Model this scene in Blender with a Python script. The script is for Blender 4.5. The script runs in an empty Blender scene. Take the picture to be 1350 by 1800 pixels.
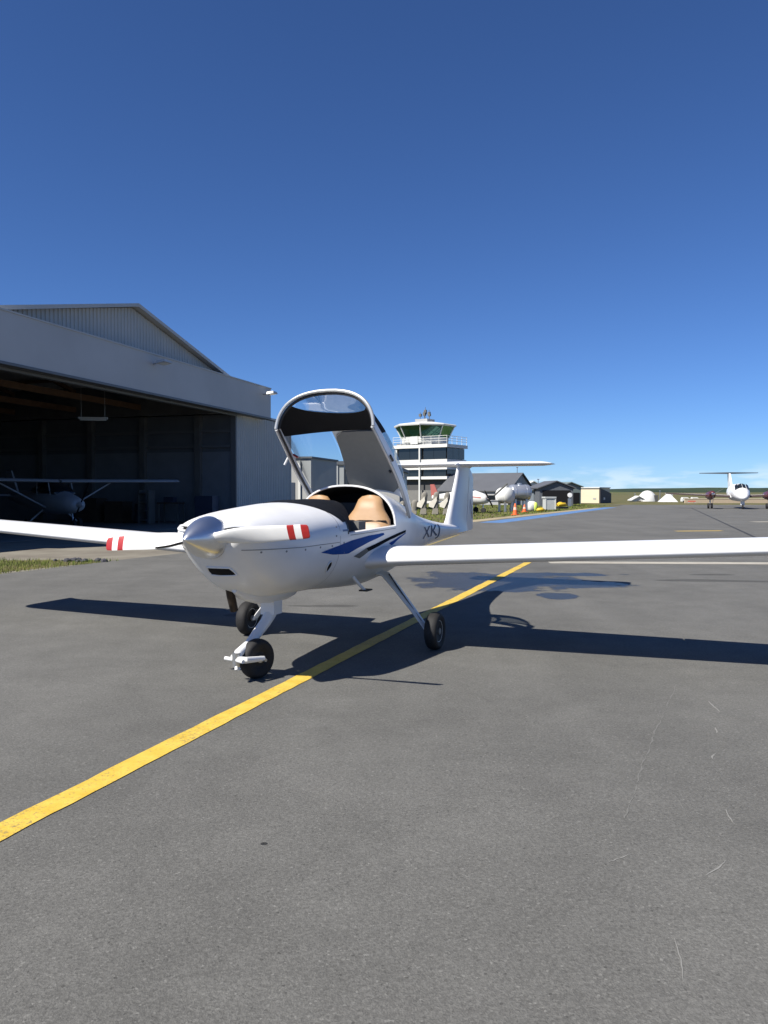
import bpy, bmesh, math, random
from mathutils import Vector, Matrix
from mathutils.bvhtree import BVHTree
random.seed(7)
R = math.radians
S = bpy.context.scene
C = S.collection
# ------------------------------------------------------------------ camera
CAMH = 1.4; FPX = 1370.0; HOR = 866.0
cam = bpy.data.cameras.new('camera'); camo = bpy.data.objects.new('camera', cam); C.objects.link(camo)
cam.sensor_fit = 'VERTICAL'; cam.sensor_height = 36; cam.lens = FPX/1800*36
cam.clip_start = .05; cam.clip_end = 20000
camo.location = (0, 0, CAMH); camo.rotation_euler = (R(90)-math.atan(34/FPX), 0, 0)
S.camera = camo
S.render.resolution_x = 768; S.render.resolution_y = 1024
# ------------------------------------------------------------------ world and sun
SUNV = Vector((-.78, -.56, 1.0)).normalized()          # towards the sun
ELEV = math.asin(SUNV.z); AZ = math.atan2(SUNV.x, SUNV.y)
W = bpy.data.worlds.new('World'); S.world = W; W.use_nodes = True
nt = W.node_tree; nt.nodes.clear()
sky = nt.nodes.new('ShaderNodeTexSky'); sky.sky_type = 'NISHITA'; sky.sun_disc = False
sky.sun_elevation = ELEV; sky.sun_rotation = AZ
sky.air_density = .75; sky.dust_density = 0.0; sky.ozone_density = 6.0; sky.altitude = 0
# a thin band of small fair-weather clouds low above the horizon, all the way round
tc = nt.nodes.new('ShaderNodeTexCoord'); sx = nt.nodes.new('ShaderNodeSeparateXYZ')
nt.links.new(tc.outputs['Generated'], sx.inputs[0])
mp = nt.nodes.new('ShaderNodeMapping'); mp.inputs['Scale'].default_value = (9, 9, 42)
nt.links.new(tc.outputs['Generated'], mp.inputs[0])
nz = nt.nodes.new('ShaderNodeTexNoise'); nz.inputs['Scale'].default_value = 2.1; nz.inputs['Detail'].default_value = 6
nt.links.new(mp.outputs[0], nz.inputs['Vector'])
cr = nt.nodes.new('ShaderNodeValToRGB'); cr.color_ramp.elements[0].position = .44; cr.color_ramp.elements[1].position = .60
nt.links.new(nz.outputs['Fac'], cr.inputs[0])
band = nt.nodes.new('ShaderNodeValToRGB'); e = band.color_ramp.elements
e[0].position = 0.0; e[0].color = (.8, .8, .8, 1); e[1].position = .036; e[1].color = (0, 0, 0, 1)
q = e.new(.018); q.color = (.8, .8, .8, 1)
nt.links.new(sx.outputs['Z'], band.inputs[0])
mu = nt.nodes.new('ShaderNodeMath'); mu.operation = 'MULTIPLY'
nt.links.new(cr.outputs[0], mu.inputs[0]); nt.links.new(band.outputs[0], mu.inputs[1])
mixc = nt.nodes.new('ShaderNodeMix'); mixc.data_type = 'RGBA'
tint = nt.nodes.new('ShaderNodeMix'); tint.data_type = 'RGBA'; tint.blend_type = 'MULTIPLY'; tint.inputs['Factor'].default_value = 1
tint.inputs['B'].default_value = (.66, .86, 1.16, 1); nt.links.new(sky.outputs[0], tint.inputs['A'])
nt.links.new(mu.outputs[0], mixc.inputs['Factor']); nt.links.new(tint.outputs['Result'], mixc.inputs['A'])
mixc.inputs['B'].default_value = (7.0, 8.8, 10.6, 1)
bg = nt.nodes.new('ShaderNodeBackground'); bg.inputs['Strength'].default_value = .060
wo = nt.nodes.new('ShaderNodeOutputWorld')
nt.links.new(mixc.outputs['Result'], bg.inputs[0]); nt.links.new(bg.outputs[0], wo.inputs[0])
sl = bpy.data.lights.new('sun', 'SUN'); so = bpy.data.objects.new('sun', sl); C.objects.link(so)
sl.energy = 5.0; sl.angle = R(.55); sl.color = (1, .945, .86)
so.location = (-20, -15, 30); so.rotation_euler = (-SUNV).to_track_quat('-Z', 'Y').to_euler()
S.view_settings.view_transform = 'Standard'; S.view_settings.look = 'None'
S.view_settings.exposure = 0.75; S.view_settings.gamma = 1; S.view_settings.use_curve_mapping = False
S.render.engine = 'CYCLES'
try:
    S.cycles.max_bounces = 8; S.cycles.transparent_max_bounces = 16
except Exception: pass

# ------------------------------------------------------------------ materials
def M(name, col, rough=.5, metal=0., var=.0, vscale=6., bump=0., bscale=40., coat=0., spec=.5):
    m = bpy.data.materials.new(name); m.use_nodes = True
    n = m.node_tree; p = n.nodes['Principled BSDF']
    p.inputs['Base Color'].default_value = (*col, 1); p.inputs['Roughness'].default_value = rough
    p.inputs['Metallic'].default_value = metal; p.inputs['Coat Weight'].default_value = coat
    p.inputs['Specular IOR Level'].default_value = spec
    t = n.nodes.new('ShaderNodeTexCoord')
    if var > 0:
        z = n.nodes.new('ShaderNodeTexNoise'); z.inputs['Scale'].default_value = vscale; z.inputs['Detail'].default_value = 5
        n.links.new(t.outputs['Object'], z.inputs['Vector'])
        mr = n.nodes.new('ShaderNodeMapRange'); mr.inputs['From Min'].default_value = .3; mr.inputs['From Max'].default_value = .7
        mr.inputs['To Min'].default_value = 1-var; mr.inputs['To Max'].default_value = 1+var*.6
        n.links.new(z.outputs['Fac'], mr.inputs['Value'])
        v = n.nodes.new('ShaderNodeVectorMath'); v.operation = 'SCALE'; v.inputs[0].default_value = col
        n.links.new(mr.outputs[0], v.inputs['Scale']); n.links.new(v.outputs[0], p.inputs['Base Color'])
    if bump > 0:
        z = n.nodes.new('ShaderNodeTexNoise'); z.inputs['Scale'].default_value = bscale; z.inputs['Detail'].default_value = 4
        n.links.new(t.outputs['Object'], z.inputs['Vector'])
        b = n.nodes.new('ShaderNodeBump'); b.inputs['Strength'].default_value = bump; b.inputs['Distance'].default_value = .01
        n.links.new(z.outputs['Fac'], b.inputs['Height']); n.links.new(b.outputs[0], p.inputs['Normal'])
    return m
def GLASS(name, tint, base=.06, refl=(.8, .8, .8)):
    m = bpy.data.materials.new(name); m.use_nodes = True; n = m.node_tree; n.nodes.clear()
    o = n.nodes.new('ShaderNodeOutputMaterial'); mx = n.nodes.new('ShaderNodeMixShader')
    tr = n.nodes.new('ShaderNodeBsdfTransparent'); tr.inputs[0].default_value = (*tint, 1)
    gl = n.nodes.new('ShaderNodeBsdfGlossy'); gl.inputs['Roughness'].default_value = .03; gl.inputs['Color'].default_value = (*refl, 1)
    lw = n.nodes.new('ShaderNodeLayerWeight'); lw.inputs['Blend'].default_value = .18
    mr = n.nodes.new('ShaderNodeMapRange'); mr.inputs['To Min'].default_value = base; mr.inputs['To Max'].default_value = .55
    n.links.new(lw.outputs['Fresnel'], mr.inputs['Value']); n.links.new(mr.outputs[0], mx.inputs[0])
    n.links.new(tr.outputs[0], mx.inputs[1]); n.links.new(gl.outputs[0], mx.inputs[2]); n.links.new(mx.outputs[0], o.inputs[0])
    return m
white = M('white_gelcoat', (.70, .705, .71), .38, var=.06, vscale=3.5, coat=.12)
whitep = M('white_paint', (.72, .73, .73), .45, var=.06, vscale=3)
chrome = M('polished_spinner', (.78, .79, .80), .33, 1.0, var=.05, vscale=14)
metal = M('bare_metal', (.5, .5, .49), .35, .9)
black = M('black_trim', (.012, .012, .014), .5)
matblack = M('matt_black', (.008, .008, .009), .85, spec=.2)
rubber = M('tyre_rubber', (.010, .010, .011), .75, var=.3, vscale=12, bump=.2, bscale=60)
tan = M('tan_leather', (.36, .215, .105), .5, var=.08, vscale=9, bump=.15, bscale=90)
cream = M('cream_leather', (.46, .35, .26), .55, var=.06, vscale=9)
headliner = M('grey_headliner', (.19, .187, .175), .8, var=.04, vscale=20)
greyfab = M('grey_fabric', (.12, .12, .115), .8)
glass = GLASS('acrylic', (.86, .90, .92), .025)
blue = M('blue_decal', (.004, .055, .25), .6, spec=.06)
decalblk = M('black_decal', (.004, .005, .008), .7, spec=.04)
decalgry = M('grey_decal', (.13, .135, .13), .6, spec=.1)
red = M('red_paint', (.34, .018, .018), .4, var=.1, vscale=30)
exhm = M('exhaust_steel', (.05, .038, .03), .5, .7, var=.3, vscale=25)

# ------------------------------------------------------------------ mesh helpers
def link(o, parent=None):
    C.objects.link(o)
    if parent is not None: o.parent = parent
    return o
def mesh(name, V, Fc, mat, parent=None, smooth=False, sharp=35, kind=None):
    me = bpy.data.meshes.new(name); me.from_pydata([tuple(v) for v in V], [], Fc); me.update()
    bm = bmesh.new(); bm.from_mesh(me); bmesh.ops.recalc_face_normals(bm, faces=bm.faces); bm.to_mesh(me); bm.free()
    if mat: me.materials.append(mat)
    if smooth:
        me.shade_smooth(); me.set_sharp_from_angle(angle=R(sharp))
    o = link(bpy.data.objects.new(name, me), parent)
    if kind: o['kind'] = kind
    return o
def empty(name, loc, rz=0, label=None, cat=None, group=None):
    o = bpy.data.objects.new(name, None); C.objects.link(o); o.location = loc; o.rotation_euler = (0, 0, rz)
    o.empty_display_size = .2
    if label: tag(o, label, cat, group)
    return o
def tag(o, label, cat, group=None):
    o['label'] = label; o['category'] = cat
    if group: o['group'] = group
    return o
class MB:
    """collects shapes; build() links them as one mesh"""
    def __init__(s): s.V = []; s.F = []
    def add(s, V, Fc):
        k = len(s.V); s.V += [Vector(v) for v in V]; s.F += [tuple(i+k for i in f) for f in Fc]; return s
    def box(s, x0, x1, y0, y1, z0, z1):
        return s.add([(x0,y0,z0),(x1,y0,z0),(x1,y1,z0),(x0,y1,z0),(x0,y0,z1),(x1,y0,z1),(x1,y1,z1),(x0,y1,z1)],
                     [(0,3,2,1),(4,5,6,7),(0,1,5,4),(1,2,6,5),(2,3,7,6),(3,0,4,7)])
    def prism(s, poly, z0, z1):
        n = len(poly)
        return s.add([(x,y,z0) for x,y in poly]+[(x,y,z1) for x,y in poly],
                     [tuple(range(n))[::-1], tuple(range(n,2*n))]+[(i,(i+1)%n,(i+1)%n+n,i+n) for i in range(n)])
    def loft(s, rings, closed=True, cap=True):
        n = len(rings[0]); V = [p for r in rings for p in r]; Fc = []
        for j in range(len(rings)-1):
            for i in range(n if closed else n-1):
                i2 = (i+1) % n
                Fc.append((j*n+i, j*n+i2, (j+1)*n+i2, (j+1)*n+i))
        if cap and closed:
            Fc.append(tuple(range(n))[::-1]); Fc.append(tuple(range((len(rings)-1)*n, len(rings)*n)))
        return s.add(V, Fc)
    def tube(s, pts, rad, n=10, flat=1.0):
        pts = [Vector(p) for p in pts]; rads = rad if isinstance(rad, (list, tuple)) else [rad]*len(pts)
        rings = []; pu = None
        for i, p in enumerate(pts):
            t = (pts[min(i+1, len(pts)-1)]-pts[max(i-1, 0)]).normalized()
            if pu is None:
                pu = t.cross(Vector((0,0,1)))
                if pu.length < 1e-3: pu = t.cross(Vector((0,1,0)))
            pu = (pu - t*pu.dot(t)).normalized(); pv = t.cross(pu)
            rings.append([p+pu*math.cos(2*math.pi*k/n)*rads[i]+pv*math.sin(2*math.pi*k/n)*rads[i]*flat for k in range(n)])
        return s.loft(rings)
    def lathe(s, prof, origin, axis, n=24):
        """prof: (radius, distance along axis)"""
        ax = Vector(axis).normalized(); u = ax.cross(Vector((0,0,1)))
        if u.length < 1e-3: u = Vector((1,0,0))
        u.normalize(); v = ax.cross(u); o = Vector(origin)
        return s.loft([[o+ax*h+u*math.cos(2*math.pi*k/n)*r+v*math.sin(2*math.pi*k/n)*r for k in range(n)] for r, h in prof])
    def xf(s, mat):
        s.V = [mat @ v for v in s.V]; return s
    def build(s, name, mat, parent=None, smooth=False, sharp=35, kind=None):
        return mesh(name, s.V, s.F, mat, parent, smooth, sharp, kind)
def BX(name, mat, parent, *b): return MB().box(*b).build(name, mat, parent)
def interp(tab, x):
    """monotone-ish smooth interpolation of table rows (x, a, b, ...), x ascending (catmull-rom)"""
    n = len(tab)
    if x <= tab[0][0]: return tab[0][1:]
    if x >= tab[-1][0]: return tab[-1][1:]
    for i in range(n-1):
        if tab[i][0] <= x <= tab[i+1][0]: break
    h = tab[i+1][0]-tab[i][0]; t = (x-tab[i][0])/h; out = []
    for k in range(1, len(tab[0])):
        d = (tab[i+1][k]-tab[i][k])/h
        m0 = d if i == 0 else (tab[i+1][k]-tab[i-1][k])/(tab[i+1][0]-tab[i-1][0])
        m1 = d if i == n-2 else (tab[i+2][k]-tab[i][k])/(tab[i+2][0]-tab[i][0])
        m0 *= h; m1 *= h
        out.append((2*t**3-3*t*t+1)*tab[i][k]+(t**3-2*t*t+t)*m0+(-2*t**3+3*t*t)*tab[i+1][k]+(t**3-t*t)*m1)
    return out
def PX(u, d): return (u-675)/FPX*d
def PZ(v, d): return CAMH+(HOR-v)/FPX*d

# ================================================================== SETTING
# ---- asphalt
def asphalt_mat():
    m = bpy.data.materials.new('asphalt'); m.use_nodes = True; n = m.node_tree; p = n.nodes['Principled BSDF']
    L = n.links.new
    geo = n.nodes.new('ShaderNodeNewGeometry')
    def noise(scale, det=4, rough=.55, vec=None):
        z = n.nodes.new('ShaderNodeTexNoise'); z.inputs['Scale'].default_value = scale; z.inputs['Detail'].default_value = det
        z.inputs['Roughness'].default_value = rough
        L(vec if vec else geo.outputs['Position'], z.inputs['Vector']); return z.outputs['Fac']
    def rng(x, a, b, c, d, clamp=True):
        r = n.nodes.new('ShaderNodeMapRange'); r.clamp = clamp
        r.inputs['From Min'].default_value = a; r.inputs['From Max'].default_value = b
        r.inputs['To Min'].default_value = c; r.inputs['To Max'].default_value = d; L(x, r.inputs['Value']); return r.outputs[0]
    def mth(op, a, b):
        q = n.nodes.new('ShaderNodeMath'); q.operation = op
        for i, x in enumerate((a, b)):
            if isinstance(x, (int, float)): q.inputs[i].default_value = x
            else: L(x, q.inputs[i])
        return q.outputs[0]
    big = rng(noise(.45, 6, .6), .3, .7, .84, 1.14)
    mid = rng(noise(2.6, 6, .65), .3, .7, .90, 1.09)
    fine = rng(noise(75, 3, .7), .25, .75, .78, 1.22)
    vo = n.nodes.new('ShaderNodeTexVoronoi'); vo.inputs['Scale'].default_value = 125; L(geo.outputs['Position'], vo.inputs['Vector'])
    sep = n.nodes.new('ShaderNodeSeparateColor'); L(vo.outputs['Color'], sep.inputs[0])
    stone = rng(sep.outputs[0], 0, 1, .83, 1.17)
    chip = rng(sep.outputs[1], .97, .99, 0, .4)            # a few pale chips
    chipd = rng(sep.outputs[2], .97, .99, 0, .22)
    # paver-lane streaks running along the taxiway
    mpn = n.nodes.new('ShaderNodeMapping'); mpn.inputs['Rotation'].default_value = (0, 0, R(19.7)); mpn.inputs['Scale'].default_value = (1.1, .05, 1)
    L(geo.outputs['Position'], mpn.inputs[0])
    lane = rng(noise(1.0, 3, .5, mpn.outputs[0]), .3, .7, .93, 1.07)
    val = mth('MULTIPLY', mth('MULTIPLY', big, mid), mth('MULTIPLY', fine, stone)); val = mth('MULTIPLY', val, lane)
    val = mth('ADD', val, chip); val = mth('SUBTRACT', val, chipd)
    # hairline cracks
    wv = n.nodes.new('ShaderNodeTexVoronoi'); wv.feature = 'DISTANCE_TO_EDGE'; wv.inputs['Scale'].default_value = .23
    wrp = n.nodes.new('ShaderNodeTexNoise'); wrp.inputs['Scale'].default_value = 1.3; wrp.inputs['Detail'].default_value = 6
    L(geo.outputs['Position'], wrp.inputs['Vector'])
    va = n.nodes.new('ShaderNodeVectorMath'); va.operation = 'MULTIPLY_ADD'; va.inputs[1].default_value = (.9, .9, 0)
    L(wrp.outputs['Color'], va.inputs[0]); L(geo.outputs['Position'], va.inputs[2]); L(va.outputs[0], wv.inputs['Vector'])
    crk = rng(wv.outputs['Distance'], 0, .003, .93, 1)
    val = mth('MULTIPLY', val, crk)
    # wet patch left on the pavement behind the left wing, plus a small one and an oil streak
    sp = n.nodes.new('ShaderNodeSeparateXYZ'); L(geo.outputs['Position'], sp.inputs[0])
    wob = noise(1.5, 7, .62); wob2 = rng(wob, 0, 1, -1.15, 1.15, False)
    def blob(cx, cy, rx, ry, rot=0):
        dx = mth('SUBTRACT', sp.outputs[0], cx); dy = mth('SUBTRACT', sp.outputs[1], cy)
        c, s_ = math.cos(rot), math.sin(rot)
        a = mth('ADD', mth('MULTIPLY', dx, c/rx), mth('MULTIPLY', dy, s_/rx))
        b = mth('ADD', mth('MULTIPLY', dx, -s_/ry), mth('MULTIPLY', dy, c/ry))
        r = mth('SQRT', mth('ADD', mth('MULTIPLY', a, a), mth('MULTIPLY', b, b)), 0)
        return rng(mth('ADD', r, wob2), .86, 1.0, 1, 0)
    wet = blob(1.75, 12.3, 1.25, 1.5, .5)
    for bb in ((2.35, 10.55, .30, .32), (2.9, 13.35, 1.1, .3), (3.0, 12.0, .8, .55), (-.478, 3.075, .012, .011)):
        wet = mth('MAXIMUM', wet, blob(*bb))
    val = mth('MULTIPLY', val, rng(wet, 0, 1, 1, .30))
    for bb in ((5.25, 12.35, 1.0, .17, -.12), (5.6, 13.3, .4, .15), (-1.6, 8.9, .25, .12), (-.75, 9.6, .4, .1)):
        val = mth('MULTIPLY', val, rng(blob(*bb), 0, 1, 1, .62))
    v = n.nodes.new('ShaderNodeVectorMath'); v.operation = 'SCALE'; v.inputs[0].default_value = (.114, .113, .105)
    L(val, v.inputs['Scale']); L(v.outputs[0], p.inputs['Base Color'])
    L(rng(wet, 0, 1, .88, .32), p.inputs['Roughness'])
    p.inputs['Specular IOR Level'].default_value = .3
    b = n.nodes.new('ShaderNodeBump'); b.inputs['Strength'].default_value = .45; b.inputs['Distance'].default_value = .006
    hh = mth('ADD', sep.outputs[0], noise(160, 2)); L(hh, b.inputs['Height']); L(b.outputs[0], p.inputs['Normal'])
    return m
def two_tone(name, c0, c1, scale, lo=.4, hi=.6, rough=.95, bump=0, bscale=30):
    m = M(name, c0, rough, bump=bump, bscale=bscale, spec=.2); n = m.node_tree; p = n.nodes['Principled BSDF']
    g = n.nodes.new('ShaderNodeNewGeometry'); z = n.nodes.new('ShaderNodeTexNoise'); z.inputs['Scale'].default_value = scale
    z.inputs['Detail'].default_value = 7; z.inputs['Roughness'].default_value = .62
    n.links.new(g.outputs['Position'], z.inputs['Vector']); r = n.nodes.new('ShaderNodeValToRGB')
    r.color_ramp.elements[0].position = lo; r.color_ramp.elements[1].position = hi
    r.color_ramp.elements[0].color = (*c0, 1); r.color_ramp.elements[1].color = (*c1, 1)
    n.links.new(z.outputs['Fac'], r.inputs[0]); n.links.new(r.outputs[0], p.inputs['Base Color'])
    return m
asph = asphalt_mat()
grassm = two_tone('grass_ground', (.065, .075, .022), (.15, .125, .06), .5, .35, .65)
concm = two_tone('worn_concrete', (.145, .13, .107), (.205, .19, .155), .9, .35, .65, bump=.3)
yellowm = two_tone('yellow_line_paint', (.52, .34, .04), (.62, .44, .08), 9, .3, .6, .6, .2, 120)
bluem = two_tone('blue_line_paint', (.07, .16, .34), (.12, .21, .38), 2.0, .3, .65, .7)
stripm = two_tone('pale_concrete_strip', (.29, .27, .23), (.38, .36, .31), 3, .3, .7)
tarm = M('tar_joint', (.03, .03, .03), .8)

def sheet(name, poly, z, mat, parent=None, kind='structure'):
    o = mesh(name, [(x, y, z) for x, y in poly], [tuple(range(len(poly)))], mat, parent)
    if parent is None and kind: o['kind'] = kind
    return o
sheet('ground', [(-6000, -200), (6000, -200), (6000, 9000), (-6000, 9000)], -.02, grassm)
def edge_x(y): return -6.75+(y-13.29)*.4595      # left edge of the pavement
ED = [(edge_x(y), y) for y in (-60, 14, 16.5, 24, 37, 60, 74, 84)]
EDw = [(x+(.0 if i in (0, 7) else .12*math.sin(i*2.3)), y) for i, (x, y) in enumerate(ED)]
apron = sheet('apron', EDw+[(26, 90), (90, 86), (220, 84), (220, -60)], 0, asph)
sheet('hangar_forecourt', [(-60, -40), (edge_x(-40)+.15, -40)]+[(x+.15, y) for x, y in EDw[1:4]]+[(-1.2, 26.5), (-6.5, 41), (-60, 41)], -.006, concm)
def strip_line(name, p0, p1, w, mat, z=.004, n=1, kind='structure'):
    p0 = Vector((*p0, 0)); p1 = Vector((*p1, 0)); t = (p1-p0).normalized(); nn = Vector((-t.y, t.x, 0))*w/2
    V = []; Fc = []
    for i in range(n+1):
        p = p0.lerp(p1, i/n); j = (random.random()-.5)*w*.07 if n > 1 else 0; k = (random.random()-.5)*w*.07 if n > 1 else 0
        V += [p+nn*(1+j/w*2)+Vector((0,0,z)), p-nn*(1+k/w*2)+Vector((0,0,z))]
        if i: Fc.append((2*i-2, 2*i-1, 2*i+1, 2*i))
    o = mesh(name, V, Fc, mat)
    if kind: o['kind'] = kind
    return o
_n = yellowm.node_tree; _p = _n.nodes['Principled BSDF']; _src = _p.inputs['Base Color'].links[0].from_socket
_g = _n.nodes.new('ShaderNodeNewGeometry'); _z = _n.nodes.new('ShaderNodeTexNoise'); _z.inputs['Scale'].default_value = 55; _z.inputs['Detail'].default_value = 5; _z.inputs['Roughness'].default_value = .7
_z2 = _n.nodes.new('ShaderNodeTexNoise'); _z2.inputs['Scale'].default_value = 1.3
_r = _n.nodes.new('ShaderNodeMath'); _r.operation = 'MULTIPLY_ADD'; _r.inputs[1].default_value = .35
_t = _n.nodes.new('ShaderNodeMapRange'); _t.inputs['From Min'].default_value = .70; _t.inputs['From Max'].default_value = .84; _t.inputs['To Max'].default_value = .75
_m = _n.nodes.new('ShaderNodeMix'); _m.data_type = 'RGBA'; _m.inputs['B'].default_value = (.16, .14, .09, 1)
for _q in (_z, _z2): _n.links.new(_g.outputs['Position'], _q.inputs['Vector'])
_n.links.new(_z2.outputs['Fac'], _r.inputs[0]); _n.links.new(_z.outputs['Fac'], _r.inputs[2]); _n.links.new(_r.outputs[0], _t.inputs['Value'])
_n.links.new(_t.outputs[0], _m.inputs['Factor']); _n.links.new(_src, _m.inputs['A']); _n.links.new(_m.outputs['Result'], _p.inputs['Base Color'])
strip_line('taxiway_centre_line', (-2.6, .35), (3.5, 17.3), .138, yellowm, n=140)
strip_line('taxiway_lead_line', (.3, 17.2), (2.5, 26), .10, two_tone('faded_yellow', (.15, .13, .08), (.28, .22, .08), 4, .35, .6, .8), n=30)
strip_line('blue_edge_line', (4.95, 36.2), (21.5, 74), 1.15, bluem, n=30)
strip_line('drain_strip', (3.3, 15.6), (30, 14.2), .46, stripm, n=40)
strip_line('tar_joint', (28, 71), (3.4, 1.0), .10, tarm, n=50)
strip_line('yellow_marking', (10.6, 28.3), (12.4, 28.6), .30, yellowm, n=6)
strip_line('pale_marking', (17.6, 37.2), (19.4, 37.6), .7, stripm, n=6)
# scratches on the pavement, bottom right
scuffm = M('pale_scuff', (.20, .198, .185), .8)
def gp(u, v):
    d = FPX*CAMH/(v-HOR); return (PX(u, d), d)
for k, (a, b, w) in enumerate([((1192,1660),(1212,1740),.006), ((1075,1525),(1112,1508),.007), ((1250,1548),(1282,1520),.008), ((1282,1428),(1296,1455),.008),
                            ((1250,1235),(1268,1254),.014), ((1262,1282),(1264,1292),.012), ((1256,1338),(1262,1328),.012)]):
    p0, p1 = gp(*a), gp(*b); t = Vector((p1[0]-p0[0], p1[1]-p0[1], 0)); nn = Vector((-t.y, t.x, 0)).normalized()
    V = []; Fc = []
    for i in range(9):
        c = Vector((*p0, .0015))+t*(i/8)+nn*(.004*math.sin(i*.5+k)+random.uniform(-.002, .002)); ww = w*(.25+.75*math.sin(math.pi*(i+.4)/8.8))*random.uniform(.5, 1)
        V += [c+nn*ww/2, c-nn*ww/2]
        if i: Fc.append((2*i-2, 2*i-1, 2*i+1, 2*i))
    mesh('scuff_mark', V, Fc, scuffm, apron)
ck = [gp(u, v) for u, v in ((1192,1205),(1178,1238),(1168,1262),(1152,1296),(1143,1325),(1132,1350),(1122,1390),(1112,1418),(1100,1445))]
for i in range(len(ck)-1):
    V = []; Fc = []
    a, b = Vector((*ck[i], .0015)), Vector((*ck[i+1], .0015)); nn = Vector((-(b-a).y, (b-a).x, 0)).normalized()
    for j in range(7):
        c = a.lerp(b, j/6)+nn*random.uniform(-.006, .006); w = random.uniform(.0015, .0055)*(1 if (i*7+j) % 5 else .15)
        V += [c+nn*w, c-nn*w]
        if j: Fc.append((2*j-2, 2*j-1, 2*j+1, 2*j))
    mesh('scuff_mark', V, Fc, M('crack_fill', (.138, .137, .128), .85) if i == 0 else bpy.data.materials['crack_fill'], apron)

# ---- grass blades (verge in front of the hangar and strip below the tower)
bladem = two_tone('grass_blades', (.065, .12, .015), (.18, .19, .05), .8, .35, .65)
def grass(name, inside, box, n, h0, h1, wid, label):
    V = []; Fc = []
    x0, x1, y0, y1 = box
    while n > 0:
        x = random.uniform(x0, x1); y = random.uniform(y0, y1)
        if not inside(x, y): n -= .25; continue
        n -= 1
        h = random.uniform(h0, h1); a = random.uniform(0, 6.28); dx, dy = math.cos(a)*wid, math.sin(a)*wid
        lx, ly = random.uniform(-.5, .5)*h, random.uniform(-.5, .5)*h; k = len(V)
        V += [(x-dx, y-dy, -.015), (x+dx, y+dy, -.015), (x+lx, y+ly, h)]; Fc.append((k, k+1, k+2))
    o = mesh(name, V, Fc, bladem); o['kind'] = 'stuff'; tag(o, label, 'grass'); return o
def in_verge(x, y):
    e = edge_x(y)
    k = .25*math.sin(x*2.1)+.2*math.sin(x*5.3+1)
    return x < e+.1 and x > -16 and 13.2+k < y-(x+6.9)*.46*0 < 16.2+k*.6-max(0, x+7.3)*.15 and x < -5.2+.3*k
sheet('grass_verge', [(-16, 12.4), (-7.3, 12.6), (-6.9, 13.4), (-6.2, 14.9), (-5.5, 15.9), (-6.4, 16.3), (-7.6, 16.1), (-9, 16.25), (-16, 16)], -.002, grassm)
grass('grass_verge_blades', in_verge, (-13, -5, 12.5, 16.6), 9000, .03, .085, .006, 'short green and straw grass verge in front of the open hangar')
def in_field(x, y): return -5 < x < edge_x(y)-.9 and y > 37
grass('grass_field_blades', in_field, (-5, 24, 37, 95), 12000, .05, .13, .03, 'yellowish grass strip beside the blue line below the control tower')
sheet('dirt_verge', [(edge_x(y)+dx, y) for dx, y in ((.05, 27), (.08, 40), (.05, 55), (0, 73))]+[(edge_x(y)-1.0, y) for y in (73, 55, 40, 27)], -.004, two_tone('dry_dirt', (.27, .225, .14), (.34, .29, .19), .8))
rub = empty('rubble_pile', (PX(150, 16.2), 16.0, -.02), 0, 'small dark heap of rubble at the end of the grass verge', 'rubble')
rubm = M('dark_rubble', (.05, .05, .06), .9)
for k in range(26):
    r = random.uniform(.03, .085)
    MB().lathe([(r*.2, 0), (r, r*.3), (r*.8, r*.8), (r*.15, r*1.1)], (random.gauss(0, .28), random.gauss(0, .12), 0), (random.uniform(-.3, .3), random.uniform(-.3, .3), 1), 6).build('lump', rubm, rub)
# ---- far land
hillm = two_tone('far_hills', (.018, .032, .024), (.035, .055, .028), .004, .4, .6)
def ridge(name, dist, hmin, hmax, x0, x1, seed, mat):
    rnd = random.Random(seed); V = []; Fc = []; n = 90
    ph = [rnd.uniform(0, 6.28) for _ in range(5)]
    for i in range(n+1):
        x = x0+(x1-x0)*i/n; t = i/n
        h = hmin+(hmax-hmin)*(.5+.25*math.sin(3*t*6.28/2+ph[0])+.15*math.sin(9*t*3+ph[1])+.1*math.sin(23*t*3+ph[2])+.05*math.sin(60*t*3+ph[3]))
        V += [(x, dist-150, -1), (x, dist, h), (x, dist+500, -1)]
        if i: k = 3*i; Fc += [(k-3, k, k+1, k-2), (k-2, k+1, k+2, k-1)]
    o = mesh(name, V, Fc, mat, smooth=True, sharp=80); o['kind'] = 'structure'; return o
ridge('hills', 2600, 10, 24, -3000, 4500, 3, hillm)
ridge('field_rise', 620, .2, 2.6, -700, 1400, 5, two_tone('green_field', (.05, .085, .02), (.13, .11, .055), .006, .4, .6))

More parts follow.
